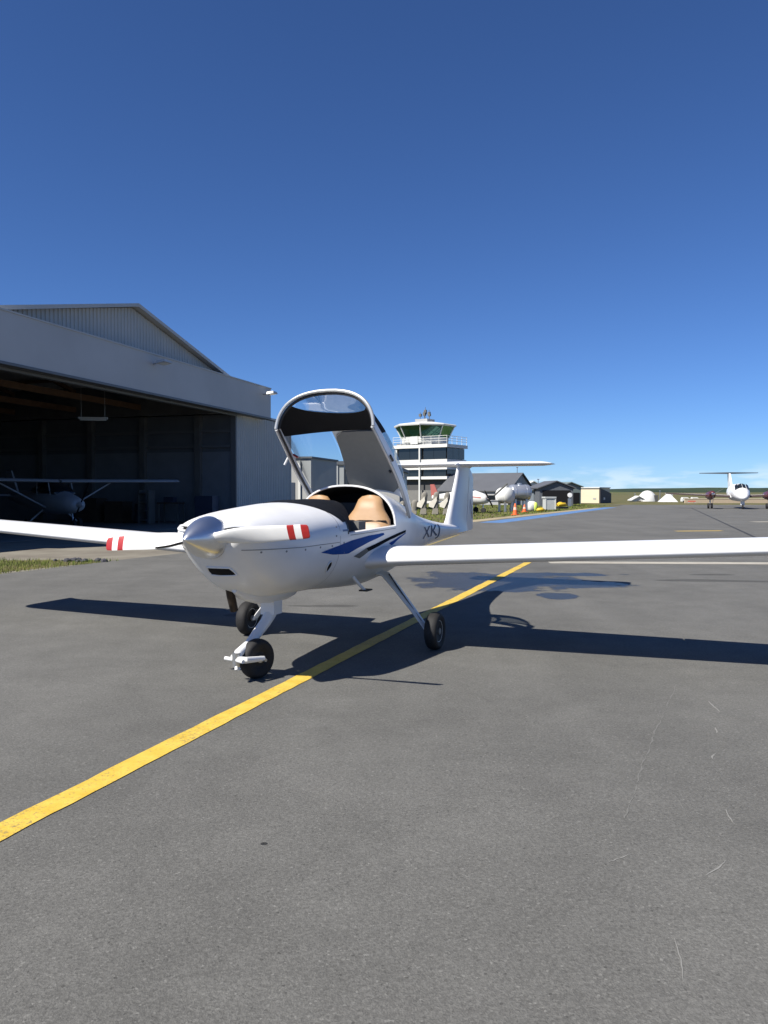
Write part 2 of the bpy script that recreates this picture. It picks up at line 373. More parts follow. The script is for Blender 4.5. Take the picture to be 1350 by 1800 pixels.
# ================================================================== HANGAR
cladm = M('grey_cladding', (.46, .455, .43), .5, var=.06, vscale=1.2)
fascm = M('grey_fascia', (.47, .465, .45), .6, var=.09, vscale=.5)
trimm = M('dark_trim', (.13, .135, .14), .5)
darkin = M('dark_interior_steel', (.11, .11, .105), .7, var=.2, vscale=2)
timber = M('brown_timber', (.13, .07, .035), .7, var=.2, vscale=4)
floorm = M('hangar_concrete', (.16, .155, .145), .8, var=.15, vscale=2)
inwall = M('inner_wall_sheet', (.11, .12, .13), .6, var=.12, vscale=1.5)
lampm = M('lamp_housing', (.5, .5, .48), .4)
lensm = M('lamp_lens', (.6, .62, .6), .15)
HG = empty('hangar', (-16.25, 4.96, 0), math.atan2(.956, .292), 'large grey gabled hangar standing open at the left', 'hangar')
def ribbed(x0, x1, zb, zt, y, pitch=.19, depth=.03):
    """ribbed sheet along local x; zb / zt functions of x; real ribs"""
    b = MB(); xs = []; x = x0
    while x < x1-1e-6:
        for fx, dy in ((0, 0), (.62, 0), (.72, -depth), (.90, -depth), (1.0, 0)):
            xx = min(x+pitch*fx, x1)
            if not xs or xx > xs[-1][0]+1e-5: xs.append((xx, y+dy))
        x += pitch
    V = []; Fc = []
    for i, (xx, yy) in enumerate(xs):
        V += [(xx, yy, zb(xx)), (xx, yy, zt(xx))]
        if i: Fc.append((2*i-2, 2*i, 2*i+1, 2*i-1))
    k = len(V)                      # back sheet for thickness
    for xx in (x0, xs[-1][0]):
        V += [(xx, y+.06, zb(xx)), (xx, y+.06, zt(xx))]
    Fc.append((k, k+1, k+3, k+2))
    return b.add(V, Fc)
APX, GX0, GX1 = 24.4, 17.2, 31.6
gz = lambda x: 8.08-abs(x-APX)*.236
ribbed(GX0, GX1, lambda x: 6.3, lambda x: max(6.31, gz(x)), .0).build('gable_wall', cladm, HG)
FAS = MB().box(12.6, 34.9, -.55, -.12, 5.05, 6.45).build('fascia', fascm, HG)
BX('trim', trimm, FAS, 12.55, 34.92, -.57, -.10, 4.97, 5.05)
BX('trim', cladm, FAS, 12.58, 34.93, -.58, -.09, 6.45, 6.50)
ribbed(32.4, 38.4, lambda x: 0, lambda x: 5.02, 0, .2).build('front_wall', cladm, HG)
ribbed(8, 16.4, lambda x: 0, lambda x: 5.02, 0, .2).build('front_wall', cladm, HG)
BX('corner_trim', cladm, HG, 38.4, 38.5, -.05, .2, 0, 5.05)
BX('door_jamb', trimm, HG, 32.28, 32.4, -.02, .25, 0, 5.03)
# roof: two slopes with barge boards, and side lean-to roofs
rf = MB()
for sgn, xe in ((-1, GX0-.25), (1, GX1+.25)):
    ze = 8.08-abs(xe-APX)*.236+.04
    rf.add([(APX, -.28, 8.12), (xe, -.28, ze), (xe, 19, ze), (APX, 19, 8.12), (APX, -.28, 8.18), (xe, -.28, ze+.06), (xe, 19, ze+.06), (APX, 19, 8.18)],
           [(0,1,2,3),(4,5,6,7),(0,1,5,4),(1,2,6,5),(2,3,7,6),(3,0,4,7)])
RF = rf.build('roof', cladm, HG)
for sgn, xe in ((-1, GX0-.27), (1, GX1+.27)):
    ze = 8.08-abs(xe-APX)*.236
    MB().add([(APX, -.33, 8.09), (xe, -.33, ze-.02), (xe, -.285, ze-.02), (APX, -.285, 8.09), (APX, -.33, 8.21), (xe, -.33, ze+.11), (xe, -.285, ze+.11), (APX, -.285, 8.21)],
             [(0,1,2,3),(4,5,6,7),(0,1,5,4),(1,2,6,5),(2,3,7,6),(3,0,4,7)]).build('barge_board', cladm, RF)
BX('lean_to_roof', cladm, HG, 31.7, 38.6, -.05, 19, 5.06, 5.16)
BX('lean_to_roof', cladm, HG, 7.9, 17.1, -.05, 19, 5.06, 5.16)
BX('end_wall', cladm, HG, 38.36, 38.44, .26, 19, 0, 5.05)
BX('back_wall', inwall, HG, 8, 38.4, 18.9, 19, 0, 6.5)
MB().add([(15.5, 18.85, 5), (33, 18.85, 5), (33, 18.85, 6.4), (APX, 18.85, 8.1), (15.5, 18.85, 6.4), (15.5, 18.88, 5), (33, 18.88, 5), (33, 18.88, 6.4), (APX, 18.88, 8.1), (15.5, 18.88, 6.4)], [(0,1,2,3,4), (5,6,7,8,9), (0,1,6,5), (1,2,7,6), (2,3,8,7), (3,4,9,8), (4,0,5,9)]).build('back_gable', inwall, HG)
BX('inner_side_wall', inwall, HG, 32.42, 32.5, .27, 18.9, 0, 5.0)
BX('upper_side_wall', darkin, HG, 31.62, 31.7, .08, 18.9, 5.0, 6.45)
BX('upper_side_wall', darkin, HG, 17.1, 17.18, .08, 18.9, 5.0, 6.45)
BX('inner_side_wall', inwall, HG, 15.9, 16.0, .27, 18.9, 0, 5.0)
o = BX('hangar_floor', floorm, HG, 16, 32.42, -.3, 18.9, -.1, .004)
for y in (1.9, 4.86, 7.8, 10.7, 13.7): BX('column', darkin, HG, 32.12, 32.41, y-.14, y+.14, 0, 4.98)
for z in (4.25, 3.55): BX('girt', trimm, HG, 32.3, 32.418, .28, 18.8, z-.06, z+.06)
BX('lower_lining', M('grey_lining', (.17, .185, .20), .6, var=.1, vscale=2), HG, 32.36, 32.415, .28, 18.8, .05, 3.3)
for y in (1.0, 4.6, 8.2, 11.8, 15.4):
    t = MB().box(17.2, 31.6, y-.08, y+.08, 5.25, 5.5)
    t.add([(17.2, y-.06, 6.15), (APX, y-.06, 7.85), (31.6, y-.06, 6.15), (31.6, y+.06, 6.15), (APX, y+.06, 7.85), (17.2, y+.06, 6.15),
           (17.2, y-.06, 6.32), (APX, y-.06, 8.02), (31.6, y-.06, 6.32), (31.6, y+.06, 6.32), (APX, y+.06, 8.02), (17.2, y+.06, 6.32)],
          [(0,1,4,5),(1,2,3,4),(6,7,10,11),(7,8,9,10),(0,1,7,6),(1,2,8,7),(5,4,10,11),(4,3,9,10),(0,5,11,6),(2,3,9,8)])
    t.build('roof_truss', timber, HG)
for x in (18.6, 20.5, 22.4, 26.4, 28.3, 30.2): BX('purlin', timber, HG, x-.05, x+.05, .1, 18.8, gz(x)-.2, gz(x)-.06)
BX('roller_rail', trimm, HG, 16.2, 32.3, -.1, .12, 4.9, 5.04)
for px, pv in ((249, 644), (457, 699)):     # floodlights on the fascia
    t = (px-675)/FPX; d = 17/(.292-.956*t); s_ = (d-4.96)/.956-(.05 if px < 300 else .75); z = PZ(pv, d)
    FLr = empty('floodlight', HG.matrix_basis @ Vector((s_, -.56, z)), math.atan2(.956, .292),
                'floodlight on the hangar fascia below the gable' if px < 300 else 'floodlight at the far right end of the hangar fascia', 'floodlight', 'floodlights on the hangar fascia')
    MB().tube([(0, .01, .03), (0, -.28, .06)], .025, 8).build('arm', metal, FLr)
    MB().add([(-.26,-.25,.0),(.26,-.25,.0),(.26,-.62,.06),(-.26,-.62,.06),(-.2,-.26,.13),(.2,-.26,.13),(.2,-.58,.16),(-.2,-.58,.16)],
             [(0,1,2,3),(4,5,6,7),(0,1,5,4),(1,2,6,5),(2,3,7,6),(3,0,4,7)]).build('housing', lampm, FLr)
    MB().add([(-.22,-.28,-.004),(.22,-.28,-.004),(.22,-.58,.046),(-.22,-.58,.046)], [(0,1,2,3)]).build('lens', lensm, FLr)
# hanging strip light inside
SLp = Vector((PX(165, 31), 31, PZ(737, 31)))
SLr = empty('strip_light', SLp, R(8), 'white strip light hanging unlit inside the hangar', 'strip light')
MB().box(-.55, .55, -.09, .09, 0, .07).build('housing', lampm, SLr)
MB().tube([(-.5, 0, -.03), (.5, 0, -.03)], .03, 8).build('fluorescent_tube', lensm, SLr)
for x in (-.45, .45): MB().tube([(x, 0, .07), (x, 0, 1.5)], .006, 5).build('hanger', metal, SLr)

# ================================================================== LIGHT AIRCRAFT (the subject)
TH = R(22)
AC = empty('light_aircraft', (-.42, 7.34, 0), R(-112), 'white two-seat T-tail light aircraft with open canopy and blue stripe on the apron', 'light aircraft')
#        a     bottom waist  top   halfw  nl   nu
ST = [(-4.42, .845, .870, .895, .025, 2.0, 2.0), (-4.2, .825, .870, .925, .055, 2.0, 2.0), (-3.9, .815, .885, .955, .085, 2.1, 2.1),
      (-3.3, .800, .910, .985, .125, 2.2, 2.1), (-2.6, .780, .945, 1.05, .165, 2.2, 2.1), (-2.0, .735, .985, 1.13, .215, 2.3, 2.1),
      (-1.5, .670, 1.025, 1.215, .30, 2.3, 2.1), (-1.0, .600, 1.06, 1.32, .41, 2.3, 2.1), (-.5, .550, 1.085, 1.425, .485, 2.4, 2.2),
      (-.15, .530, 1.088, 1.475, .525, 2.4, 2.25), (0, .525, 1.085, 1.48, .54, 2.4, 2.3), (.5, .555, 1.078, 1.45, .545, 2.4, 2.3),
      (.93, .588, 1.065, 1.338, .520, 2.4, 2.25), (1.3, .600, 1.045, 1.315, .485, 2.3, 2.15), (1.6, .620, 1.03, 1.293, .45, 2.2, 2.1),
      (1.85, .715, 1.06, 1.267, .388, 1.8, 2.2), (2.0, .84, 1.09, 1.242, .335, 1.6, 2.2), (2.07, .92, 1.105, 1.220, .29, 1.55, 2.2), (2.105, .975, 1.11, 1.188, .235, 1.55, 2.1)]
NL, NU = 28, 28
def sec(a, half, sc=1.0, grow=0.):
    cb, cw, ct, w, nl, nu = interp(ST, a); out = []
    w = w*sc+grow
    if half == 'low':
        for i in range(NL+1):
            t = math.pi*i/NL; c, s_ = math.cos(t), math.sin(t)
            out.append(Vector((a, w*math.copysign(abs(c)**(2/nl), c), cw-((cw-cb)*sc+grow)*abs(s_)**(2/nl))))
    else:
        for i in range(NU+1):
            t = math.pi*i/NU; c, s_ = -math.cos(t), math.sin(t)
            out.append(Vector((a, w*math.copysign(abs(c)**(2/nu), c), cw+((ct-cw)*sc+grow)*abs(s_)**(2/nu))))
    return out
def full(a, sc=1.0, grow=0.): return sec(a, 'low', sc, grow)+sec(a, 'up', sc, grow)[1:-1]
A_AFT, A_FWD = -.15, .93
def lin(a, b, n): return [a+(b-a)*i/n for i in range(n+1)]
fb = MB()
fb.loft([full(a) for a in lin(-4.42, A_AFT, 56)], cap=False)
fb.loft([full(a) for a in lin(A_FWD, 1.9, 24)+lin(1.9, 2.105, 12)[1:]], cap=False)
fb.loft([sec(a, 'low') for a in lin(A_AFT, A_FWD, 24)], closed=False)
f0 = len(fb.V); fb.add(full(2.105), [tuple(range(2*NL))])
fb.add(full(-4.42), [tuple(range(2*NL))])
bmx = bmesh.new(); me0 = bpy.data.meshes.new('tmp'); me0.from_pydata([tuple(v) for v in fb.V], [], fb.F)
bmx.from_mesh(me0); bmesh.ops.remove_doubles(bmx, verts=bmx.verts, dist=1e-4); bmesh.ops.recalc_face_normals(bmx, faces=bmx.faces)
FUS_BVH = BVHTree.FromBMesh(bmx)
V_ = [v.co.copy() for v in bmx.verts]; F_ = [tuple(v.index for v in f.verts) for f in bmx.faces]; bmx.free()
# chin intake: skin stays whole; a black patch paints the mouth's dark depth
def in_mouth(c):
    return c.x > 1.85 and .845 < c.z < .905 and -.07 < c.y < .22
def in_inlet(c): return False
keep = []
for f in F_:
    c = sum((V_[i] for i in f), Vector())/len(f)
    keep.append(f)
FUS = mesh('fuselage', V_, keep, white, AC, True, 40)
def hit(a, c, side=1, off=.003):
    loc, nrm, i, d = FUS_BVH.ray_cast(Vector((a, 2*side, c)), Vector((0, -side, 0)))
    if loc is None: return None
    if nrm.y*side < 0: nrm = -nrm
    return loc+nrm*off
def hit_dir(o, d, off=.003):
    loc, nrm, i, dd = FUS_BVH.ray_cast(Vector(o), Vector(d).normalized())
    if loc is None: return None
    if nrm.dot(Vector(d)) > 0: nrm = -nrm
    return loc+nrm*off
def decal(name, top, bot, mat, n=26, m=5, off=.003, side=1, parent=None):
    """strip between two (a, c) polylines laid on the skin"""
    def at(pl, t):
        L_ = [0]
        for i in range(len(pl)-1): L_.append(L_[-1]+math.dist(pl[i], pl[i+1]))
        s_ = t*L_[-1]
        for i in range(len(pl)-1):
            if s_ <= L_[i+1]+1e-9:
                f = (s_-L_[i])/max(1e-9, L_[i+1]-L_[i]); return (pl[i][0]+(pl[i+1][0]-pl[i][0])*f, pl[i][1]+(pl[i+1][1]-pl[i][1])*f)
        return pl[-1]
    V = []; ok = True
    for i in range(n+1):
        p, q_ = at(top, i/n), at(bot, i/n)
        for j in range(m+1):
            h = hit(p[0]+(q_[0]-p[0])*j/m, p[1]+(q_[1]-p[1])*j/m, side, off)
            V.append(h)
    Fc = []
    for i in range(n):
        for j in range(m):
            ids = (i*(m+1)+j, (i+1)*(m+1)+j, (i+1)*(m+1)+j+1, i*(m+1)+j+1)
            if all(V[k] is not None for k in ids): Fc.append(ids)
    V = [v if v is not None else Vector((0,0,.9)) for v in V]
    return mesh(name, V, Fc, mat, parent or FUS, True, 60)
# stripes on the left side
for sd in (1, -1):
    decal('blue_stripe', [(1.33, .945), (1.13, .975), (.87, 1.012), (.57, 1.035), (.24, 1.043)], [(1.33, .942), (1.15, .915), (.91, .905), (.79, .935), (.55, .982), (.22, 1.025)], blue, side=sd)
    decal('grey_stripe', [(.80, .875), (.60, .93)], [(.68, .85), (.53, .90)], decalgry, n=8, side=sd)
    decal('black_stripe', [(.60, .93), (.2, .985), (-.02, 1.01), (-.48, 1.037)], [(.53, .90), (.2, .953), (.03, .976), (-.48, 1.016)], decalblk, side=sd)
    decal('blue_sweep', [(.09, .942), (-.2, .982), (-.48, 1.012)], [(.0, .918), (-.22, .962), (-.48, 1.004)], blue, side=sd)
    decal('canopy_sill_line', [(.9, 1.058), (.4, 1.066), (-.1, 1.074)], [(.9, 1.054), (.4, 1.062), (-.1, 1.07)], decalgry, m=1, side=sd)
# registration on the boom
def letters(txt, a0, a1, c0, hgt, side):
    cu = bpy.data.curves.new('txt', 'FONT'); cu.body = txt; cu.size = 1; cu.resolution_u = 3; cu.offset = .006
    to = bpy.data.objects.new('txt', cu); C.objects.link(to); dg = bpy.context.evaluated_depsgraph_get()
    me = bpy.data.meshes.new_from_object(to.evaluated_get(dg)); bpy.data.objects.remove(to)
    bm = bmesh.new(); bm.from_mesh(me)
    for _ in range(3):
        es = [e_ for e_ in bm.edges if e_.calc_length() > .12]
        if es: bmesh.ops.subdivide_edges(bm, edges=es, cuts=1)
    bmesh.ops.triangulate(bm, faces=bm.faces)
    xs = [v.co.x for v in bm.verts]; ys = [v.co.y for v in bm.verts]
    for v in bm.verts:
        fx = (v.co.x-min(xs))/(max(xs)-min(xs)); fy = (v.co.y-min(ys))/(max(ys)-min(ys))
        h = hit(a0+(a1-a0)*fx, c0+hgt*fy, side); v.co = h if h else Vector((a0, 0, c0))
    m2 = bpy.data.meshes.new('registration'); bm.to_mesh(m2); bm.free(); m2.materials.append(M('registration_paint', (.06, .085, .14), .5, spec=.1))
    link(bpy.data.objects.new('registration', m2), FUS)
letters('XKJ', -1.64, -2.56, .835, .175, 1)
letters('XKJ', -2.56, -1.64, .835, .175, -1)
# cowl details: seams, fasteners, vent, chin intake
seam = M('panel_gap', (.20, .205, .21), .6)
def ring_seam(a, t0, t1, w=.004, name='panel_gap'):
    b = MB(); r0 = full(a-w/2, 1, .0015); r1 = full(a+w/2, 1, .0015); n = len(r0)
    i0, i1 = int(n*t0), int(n*t1); b.loft([r0[i0:i1+1], r1[i0:i1+1]], closed=False); return b.build(name, seam, FUS)
ring_seam(1.06, 0, .999)
for sd in (1, -1):
    decal('cowl_seam', [(2.06, 1.008), (1.6, 1.003), (1.07, 1.01)], [(2.06, 1.003), (1.6, .998), (1.07, 1.005)], seam, m=1, n=30, side=sd)
for a, c in ((1.95, .985), (1.75, .98), (1.55, .98), (1.35, .985), (1.18, .985), (1.12, 1.06), (1.10, 1.13), (1.0, 1.0), (.98, .92)):
    h = hit(a, c, 1, .0); n_ = hit(a, c, 1, .01)
    if h: MB().lathe([(.008, -.001), (.008, .0025), (.004, .003)], h, n_-h, 8).build('fastener', seam, FUS)
decal('placard', [(1.02, 1.105), (.93, 1.105)], [(1.02, 1.09), (.93, 1.09)], M('placard_blue', (.10, .14, .25), .4), n=6, m=2)
# fresh-air scoop (dark teardrop) on the left side
vt = []
for i in range(20):
    t = 2*math.pi*i/20; vt.append((1.16+.03*math.cos(t)*(1+.2*math.sin(t)), .82+.042*math.sin(t)))
h = [hit(a, c, 1, .004) for a, c in vt]; hc = hit(1.16, .82, 1, .004)
mesh('air_vent', h+[hc-Vector((0, .03, 0))*0], [(i, (i+1) % 20, 20) for i in range(20)], matblack, FUS)
MB().tube([p+Vector((0, .002, 0)) for p in h]+[h[0]+Vector((0, .002, 0))], .005, 6).build('vent_lip', white, FUS, True)
# chin intake: black patch laid on the lower cowl with a lip round it
mo = []
for a_, c_, y_ in [(0, .875, -.08), (0, .877, .01), (0, .875, .10), (0, .85, .115), (0, .822, .122), (0, .816, .09), (0, .814, .0), (0, .816, -.08), (0, .845, -.09)]:
    mo.append((y_, c_))
fine = []
for i in range(len(mo)):
    for k in range(4):
        p, q_ = mo[i], mo[(i+1) % len(mo)]; fine.append((p[0]+(q_[0]-p[0])*k/4, p[1]+(q_[1]-p[1])*k/4))
front = [hit_dir((3, y, c), (-1, 0, 0), .002) for y, c in fine]
if all(front):
    n = len(front); inner = [p+Vector((-.10, 0, .0)) for p in front]
    cen = sum(front, Vector())/n
    inn2 = [cen+(p-cen)*.97+Vector((.003, 0, 0)) for p in front]
    # dark mouth following the skin, finely subdivided towards its centre
    V = list(inn2); Fc = []
    for k in range(1, 4):
        for i in range(n):
            y = cen.y+(fine[i][0]-cen.y)*(1-k/4); c = cen.z+(fine[i][1]-cen.z)*(1-k/4)
            V.append(hit_dir((3, y, c), (-1, 0, 0), .0035))
    for k in range(3):
        for i in range(n): Fc.append((k*n+i, k*n+(i+1) % n, (k+1)*n+(i+1) % n, (k+1)*n+i))
    Fc.append(tuple(range(3*n, 4*n)))
    mesh('chin_intake', V, Fc, matblack, FUS, True, 60)
    MB().tube(front+[front[0]], .0075, 6).build('intake_lip', white, FUS, True)
# small cooling inlets either side of the spinner, in front face of the cowl
for sd in (1, -1):
    pts = []
    for i in range(24):
        t = 2*math.pi*i/24; pts.append((sd*(.205+.095*math.cos(t)), 1.15+.017*math.sin(t)))
    fr = [hit_dir((3, y, c), (-1, 0, 0), .004) for y, c in pts]
    if all(fr):
        cc = hit_dir((3, sd*.205, 1.15), (-1, 0, 0), .004)
        mesh('cooling_inlet', fr+[cc], [(i, (i+1) % 24, 24) for i in range(24)], matblack, FUS)
        MB().tube(fr+[fr[0]], .008, 6).build('inlet_lip', white, FUS, True)
# nose-gear fairing pod
MB().loft([[Vector((a, w*math.cos(t), zc+hh*math.sin(t))) for t in [2*math.pi*k/16 for k in range(16)]]
           for a, w, hh, zc in ((1.80, .02, .02, .69), (1.68, .075, .06, .66), (1.5, .105, .085, .635), (1.3, .12, .10, .632), (1.1, .12, .105, .635), (1.02, .115, .10, .64), (1.0, .10, .085, .645))]).build('gear_fairing', white, FUS, True, 50)
# exhaust
ex = MB().tube([(1.72, -.09, .70), (1.70, -.09, .62), (1.66, -.09, .515)], [.034, .033, .031], 14)
ex.build('exhaust_pipe', exhm, AC, True)
# ---- cockpit
rimm = white
lining = MB()
lining.loft([sec(a, 'low', .945) for a in lin(A_AFT, A_FWD-.02, 14)], closed=False)
lining.loft([[p for p in sec(a, 'up', .94)] for a in (A_AFT+.02, A_AFT-.12, A_AFT-.35)], closed=False)
lining.add(sec(A_AFT-.35, 'up', .94), [tuple(range(NU+1))])
lining.add(sec(A_AFT-.0, 'low', .945), [tuple(range(NL+1))])
lining.build('cockpit_lining', matblack, AC, True, 60)
# sills: flat strip between skin and lining, both sides
for sd in (1, -1):
    b = MB(); rr = []
    for a in lin(A_AFT, A_FWD, 20):
        cb, cw, ct, w, nl, nu = interp(ST, a)
        rr.append([Vector((a, sd*(w+.002), cw-.012)), Vector((a, sd*(w+.001), cw+.006)), Vector((a, sd*(w-.02), cw+.014)), Vector((a, sd*w*.93, cw+.010)), Vector((a, sd*w*.925, cw-.03))])
    b.loft(rr, closed=False).build('sill', cream if False else white, AC, True, 50)
# rear arch frame
b = MB(); rr = []
for t_, (sc, da) in enumerate(((1.0, -.012), (1.006, .012), (.992, .026), (.965, .026), (.945, .01), (.94, -.06))):
    rr.append([p+Vector((da, 0, 0)) for p in sec(A_AFT, 'up', sc)])
b.loft(rr, closed=False).build('rear_arch', white, AC, True, 50)
# windscreen base frame on the nose
b = MB(); rr = []
for sc, da in ((1.0, .012), (1.006, -.008), (.985, -.03), (.955, -.03), (.95, .02)):
    rr.append([p+Vector((da, 0, 0)) for p in sec(A_FWD, 'up', sc)])
b.loft(rr, closed=False).build('windscreen_base', black, AC, True, 50)
# black deck under the windscreen, draped over the back of the nose
rows = []
for i in range(9):
    row = []
    for j in range(3, NU-2):
        t = math.pi*j/NU; a = A_FWD-.004+(.004+.215*math.sin(t)**1.3)*i/8
        row.append(sec(a, 'up', 1.0, .003)[j])
    rows.append(row)
MB().loft(rows, closed=False).build('windscreen_deck', M('deck_black', (.008, .009, .012), .7, spec=.15), AC, True, 60)
# glare shield and instrument panel
V = []; Fc = []; na, nb = 16, 24
def hood(bn, s_):
    """bn -1..1 across, s_ 0 at windscreen base, 1 at the aft lip"""
    w0 = .49; y = bn*w0
    z0 = 1.07+.262*(1-abs(bn)**2.6); z1 = 1.06+.275*(1-abs(bn)**2.4)
    a1 = .30+.5*abs(bn)**2.2; a0 = .945
    return Vector((a0+(a1-a0)*s_, y*(1-.04*s_), z0+(z1-z0)*s_+.012*math.sin(math.pi*s_)))
for i in range(na+1):
    for j in range(nb+1): V.append(hood(-1+2*j/nb, i/na))
for j in range(nb+1):
    p = hood(-1+2*j/nb, 1); V.append(p+Vector((-.012, 0, -.02)))
for j in range(nb+1):
    p = hood(-1+2*j/nb, 1); V.append(Vector((p.x+.10, p.y*.97, min(p.z-.03, 1.0)*.0+min(p.z-.05, .98))))
for i in range(na+2):
    for j in range(nb):
        k = i*(nb+1)+j; Fc.append((k, k+1, k+nb+2, k+nb+1))
mesh('glare_shield', V, Fc, M('glare_shield_black', (.008, .009, .012), .75, bump=.2, bscale=120, spec=.15), AC, True, 50)
MB().box(.35, .50, -.42, .42, .80, 1.15).build('instrument_panel', greyfab, AC)
MB().box(-.1, .5, -.06, .06, .62, .82).build('centre_console', greyfab, AC)
# seats
def seat(b0, da):
    st = empty('seat', (da, b0, 0)); st.parent = AC
    prof = [(.80, .225), (.95, .235), (1.08, .238), (1.15, .222), (1.20, .185), (1.245, .152), (1.29, .135), (1.335, .12), (1.365, .088), (1.378, .03)]
    rr = []
    for z, w in prof:
        a = .04-(z-.8)*.28; th = .055*(1 if z < 1.3 else max(.35, (1.40-z)/.1))
        rr.append([Vector((a+th*math.sin(t)*(1.25 if math.sin(t) > 0 else .8), w*math.copysign(abs(math.cos(t))**.6, math.cos(t)), z)) for t in [2*math.pi*k/24 for k in range(24)]])
    MB().loft(rr).build('backrest', tan, st, True, 60)
    rr = []
    for z, w, th in ((.84, .15, .02), (.9, .165, .035), (1.02, .17, .038), (1.10, .155, .03), (1.125, .12, .012)):
        a = .095-(z-.8)*.28
        rr.append([Vector((a+th*math.sin(t), w*math.copysign(abs(math.cos(t))**.6, math.cos(t)), z)) for t in [2*math.pi*k/24 for k in range(24)]])
    MB().loft(rr).build('back_cushion', cream, st, True, 60)
    rr = []
    for a, w, h in ((-.02, .20, .04), (.1, .225, .06), (.3, .225, .06), (.42, .21, .05), (.46, .17, .02)):
        rr.append([Vector((a, w*math.copysign(abs(math.cos(t))**.5, math.cos(t)), .80+h*math.sin(t)+.06*(a))) for t in [2*math.pi*k/20 for k in range(20)]])
    MB().loft(rr).build('seat_cushion', cream, st, True, 60)
    MB().tube([(.055-(z-.8)*.28+.062, y, z) for z, y in ((1.13, -.13), (1.0, -.20), (.88, -.23))], .03, 6, .3).build('harness_strap', greyfab, st)
    pts = [(.045-(1.135-.8)*.28+.058-.015*abs(y/.2), y, 1.135) for y in lin(-.2, .2, 8)]
    MB().tube(pts, .012, 6).build('cushion_seam', matblack, st)
    return st
seat(.27, 0); seat(-.27, 0)
MB().box(-.46, -.42, -.25, .1, 1.1, 1.3).build('rear_pocket', greyfab, AC)
MB().tube([(.62, .12, .75), (.45, .12, .9), (.40, .12, 1.05)], .012, 8).build('control_stick', black, AC, True)
# ---- canopy, built closed then swung open about its hinge
CAN = empty('canopy', (0, 0, 0)); CAN.parent = AC
HX = Vector((-.90, 0, .585)); OPEN = R(42)
rotm = Matrix.Translation(HX+Vector((.30, 0, -.10))) @ Matrix.Rotation(-OPEN, 4, 'Y') @ Matrix.Translation(-HX)
CT = [(-.46, 1.10, 1.46, .483), (-.2, 1.092, 1.565, .51), (.05, 1.09, 1.605, .52), (.3, 1.085, 1.60, .515), (.55, 1.08, 1.545, .50), (.75, 1.075, 1.46, .488), (.97, 1.07, 1.375, .465)]
def cpt(a, t, off=0.):
    cr, ct, w = interp(CT, a); c, s_ = math.cos(t), max(0, math.sin(t))
    aa = a+.0*s_
    p = Vector((aa, (w+off)*math.copysign(abs(c)**(2/2.12), c), cr+(ct+off-cr)*s_**(2/2.12)))
    return p
def K(v): return lambda t: v
def hoop_a(t): return .97-.17*(1-math.sin(t))**1.5
def band_top(t): return min(.54+.93*(1-math.sin(t)), hoop_a(t)-.03)
def band_bot(t): return .27+.43*(1-math.sin(t))
def cpatch(name, a0, a1, t0, t1, mat, off=0., thick=.0, na=14, nt=32, round_=0.):
    def grid(o_):
        rows = []
        for i in range(na+1):
            f = i/na; k0, k1 = t0, t1
            if round_ > 0:                       # rounded corners at both ends of the panel
                e_ = min(f, 1-f)*.6
                if e_ < round_: sh = (1-math.sqrt(max(0, 1-(1-e_/round_)**2)))*R(9); k0 += sh; k1 -= sh
            k0 -= R(6)*f*(round_ > 0); k1 += R(6)*f*(round_ > 0)
            row = []
            for j in range(nt+1):
                t = k0+(k1-k0)*j/nt; row.append(rotm @ cpt(a0(t)+(a1(t)-a0(t))*f, t, o_))
            rows.append(row)
        return rows
    b = MB(); rows = grid(off)
    if thick == 0: b.loft(rows, closed=False)
    else:
        V = [p for r in rows for p in r]; n1 = len(V); V += [p for r in grid(off-thick) for p in r]
        Fc = []; w = nt+1
        for base in (0, n1):
            for i in range(na):
                for j in range(nt): k = base+i*w+j; Fc.append((k, k+1, k+w+1, k+w))
        bd = [j for j in range(w)]+[i*w+nt for i in range(1, na+1)]+[na*w+j for j in range(nt-1, -1, -1)]+[i*w for i in range(na-1, 0, -1)]
        for x in range(len(bd)): p, q_ = bd[x], bd[(x+1) % len(bd)]; Fc.append((p, q_, q_+n1, p+n1))
        b.add(V, Fc)
    return b.build(name, mat, CAN, True, 50)
cpatch('windscreen', hoop_a, band_top, R(4), R(176), glass)
cpatch('sun_band', band_top, band_bot, R(7), R(173), matblack, .001, .010)
cpatch('roof_panel', lambda t: band_bot(t)-.008, K(-.44), R(58), R(115), headliner, .0, .022, round_=.10)
cpatch('roof_skin', lambda t: band_bot(t)-.004, K(-.46), R(58), R(117), white, .006, .004)
cpatch('side_window', band_bot, K(-.40), R(9), R(56), glass)
cpatch('side_window', band_bot, K(-.40), R(119), R(171), glass)
cpatch('side_frame', hoop_a, K(-.46), R(0), R(9), white, .006, .016)
cpatch('side_frame', hoop_a, K(-.46), R(173), R(180), white, .006, .012)
cpatch('rear_frame', K(-.40), K(-.47), R(0), R(180), white, .004, .016, na=3)
def ctube(name, pts, r, mat, fl=1.): return MB().tube([rotm @ p for p in pts], r, 10, fl).build(name, mat, CAN, True)
TT = [R(x) for x in (0, 2, 4, 7, 10, 14, 18, 23, 28, 34, 40, 47, 54, 62, 70, 80)]; TT = TT+[R(90)]+[math.pi-t for t in TT[::-1]]
ctube('front_hoop', [cpt(hoop_a(t), t, .004) for t in TT], .016, M('hoop_trim', (.50, .50, .48), .3, .5))
ctube('hoop_seal', [cpt(hoop_a(t)-.028, t, -.014) for t in TT], .013, black)
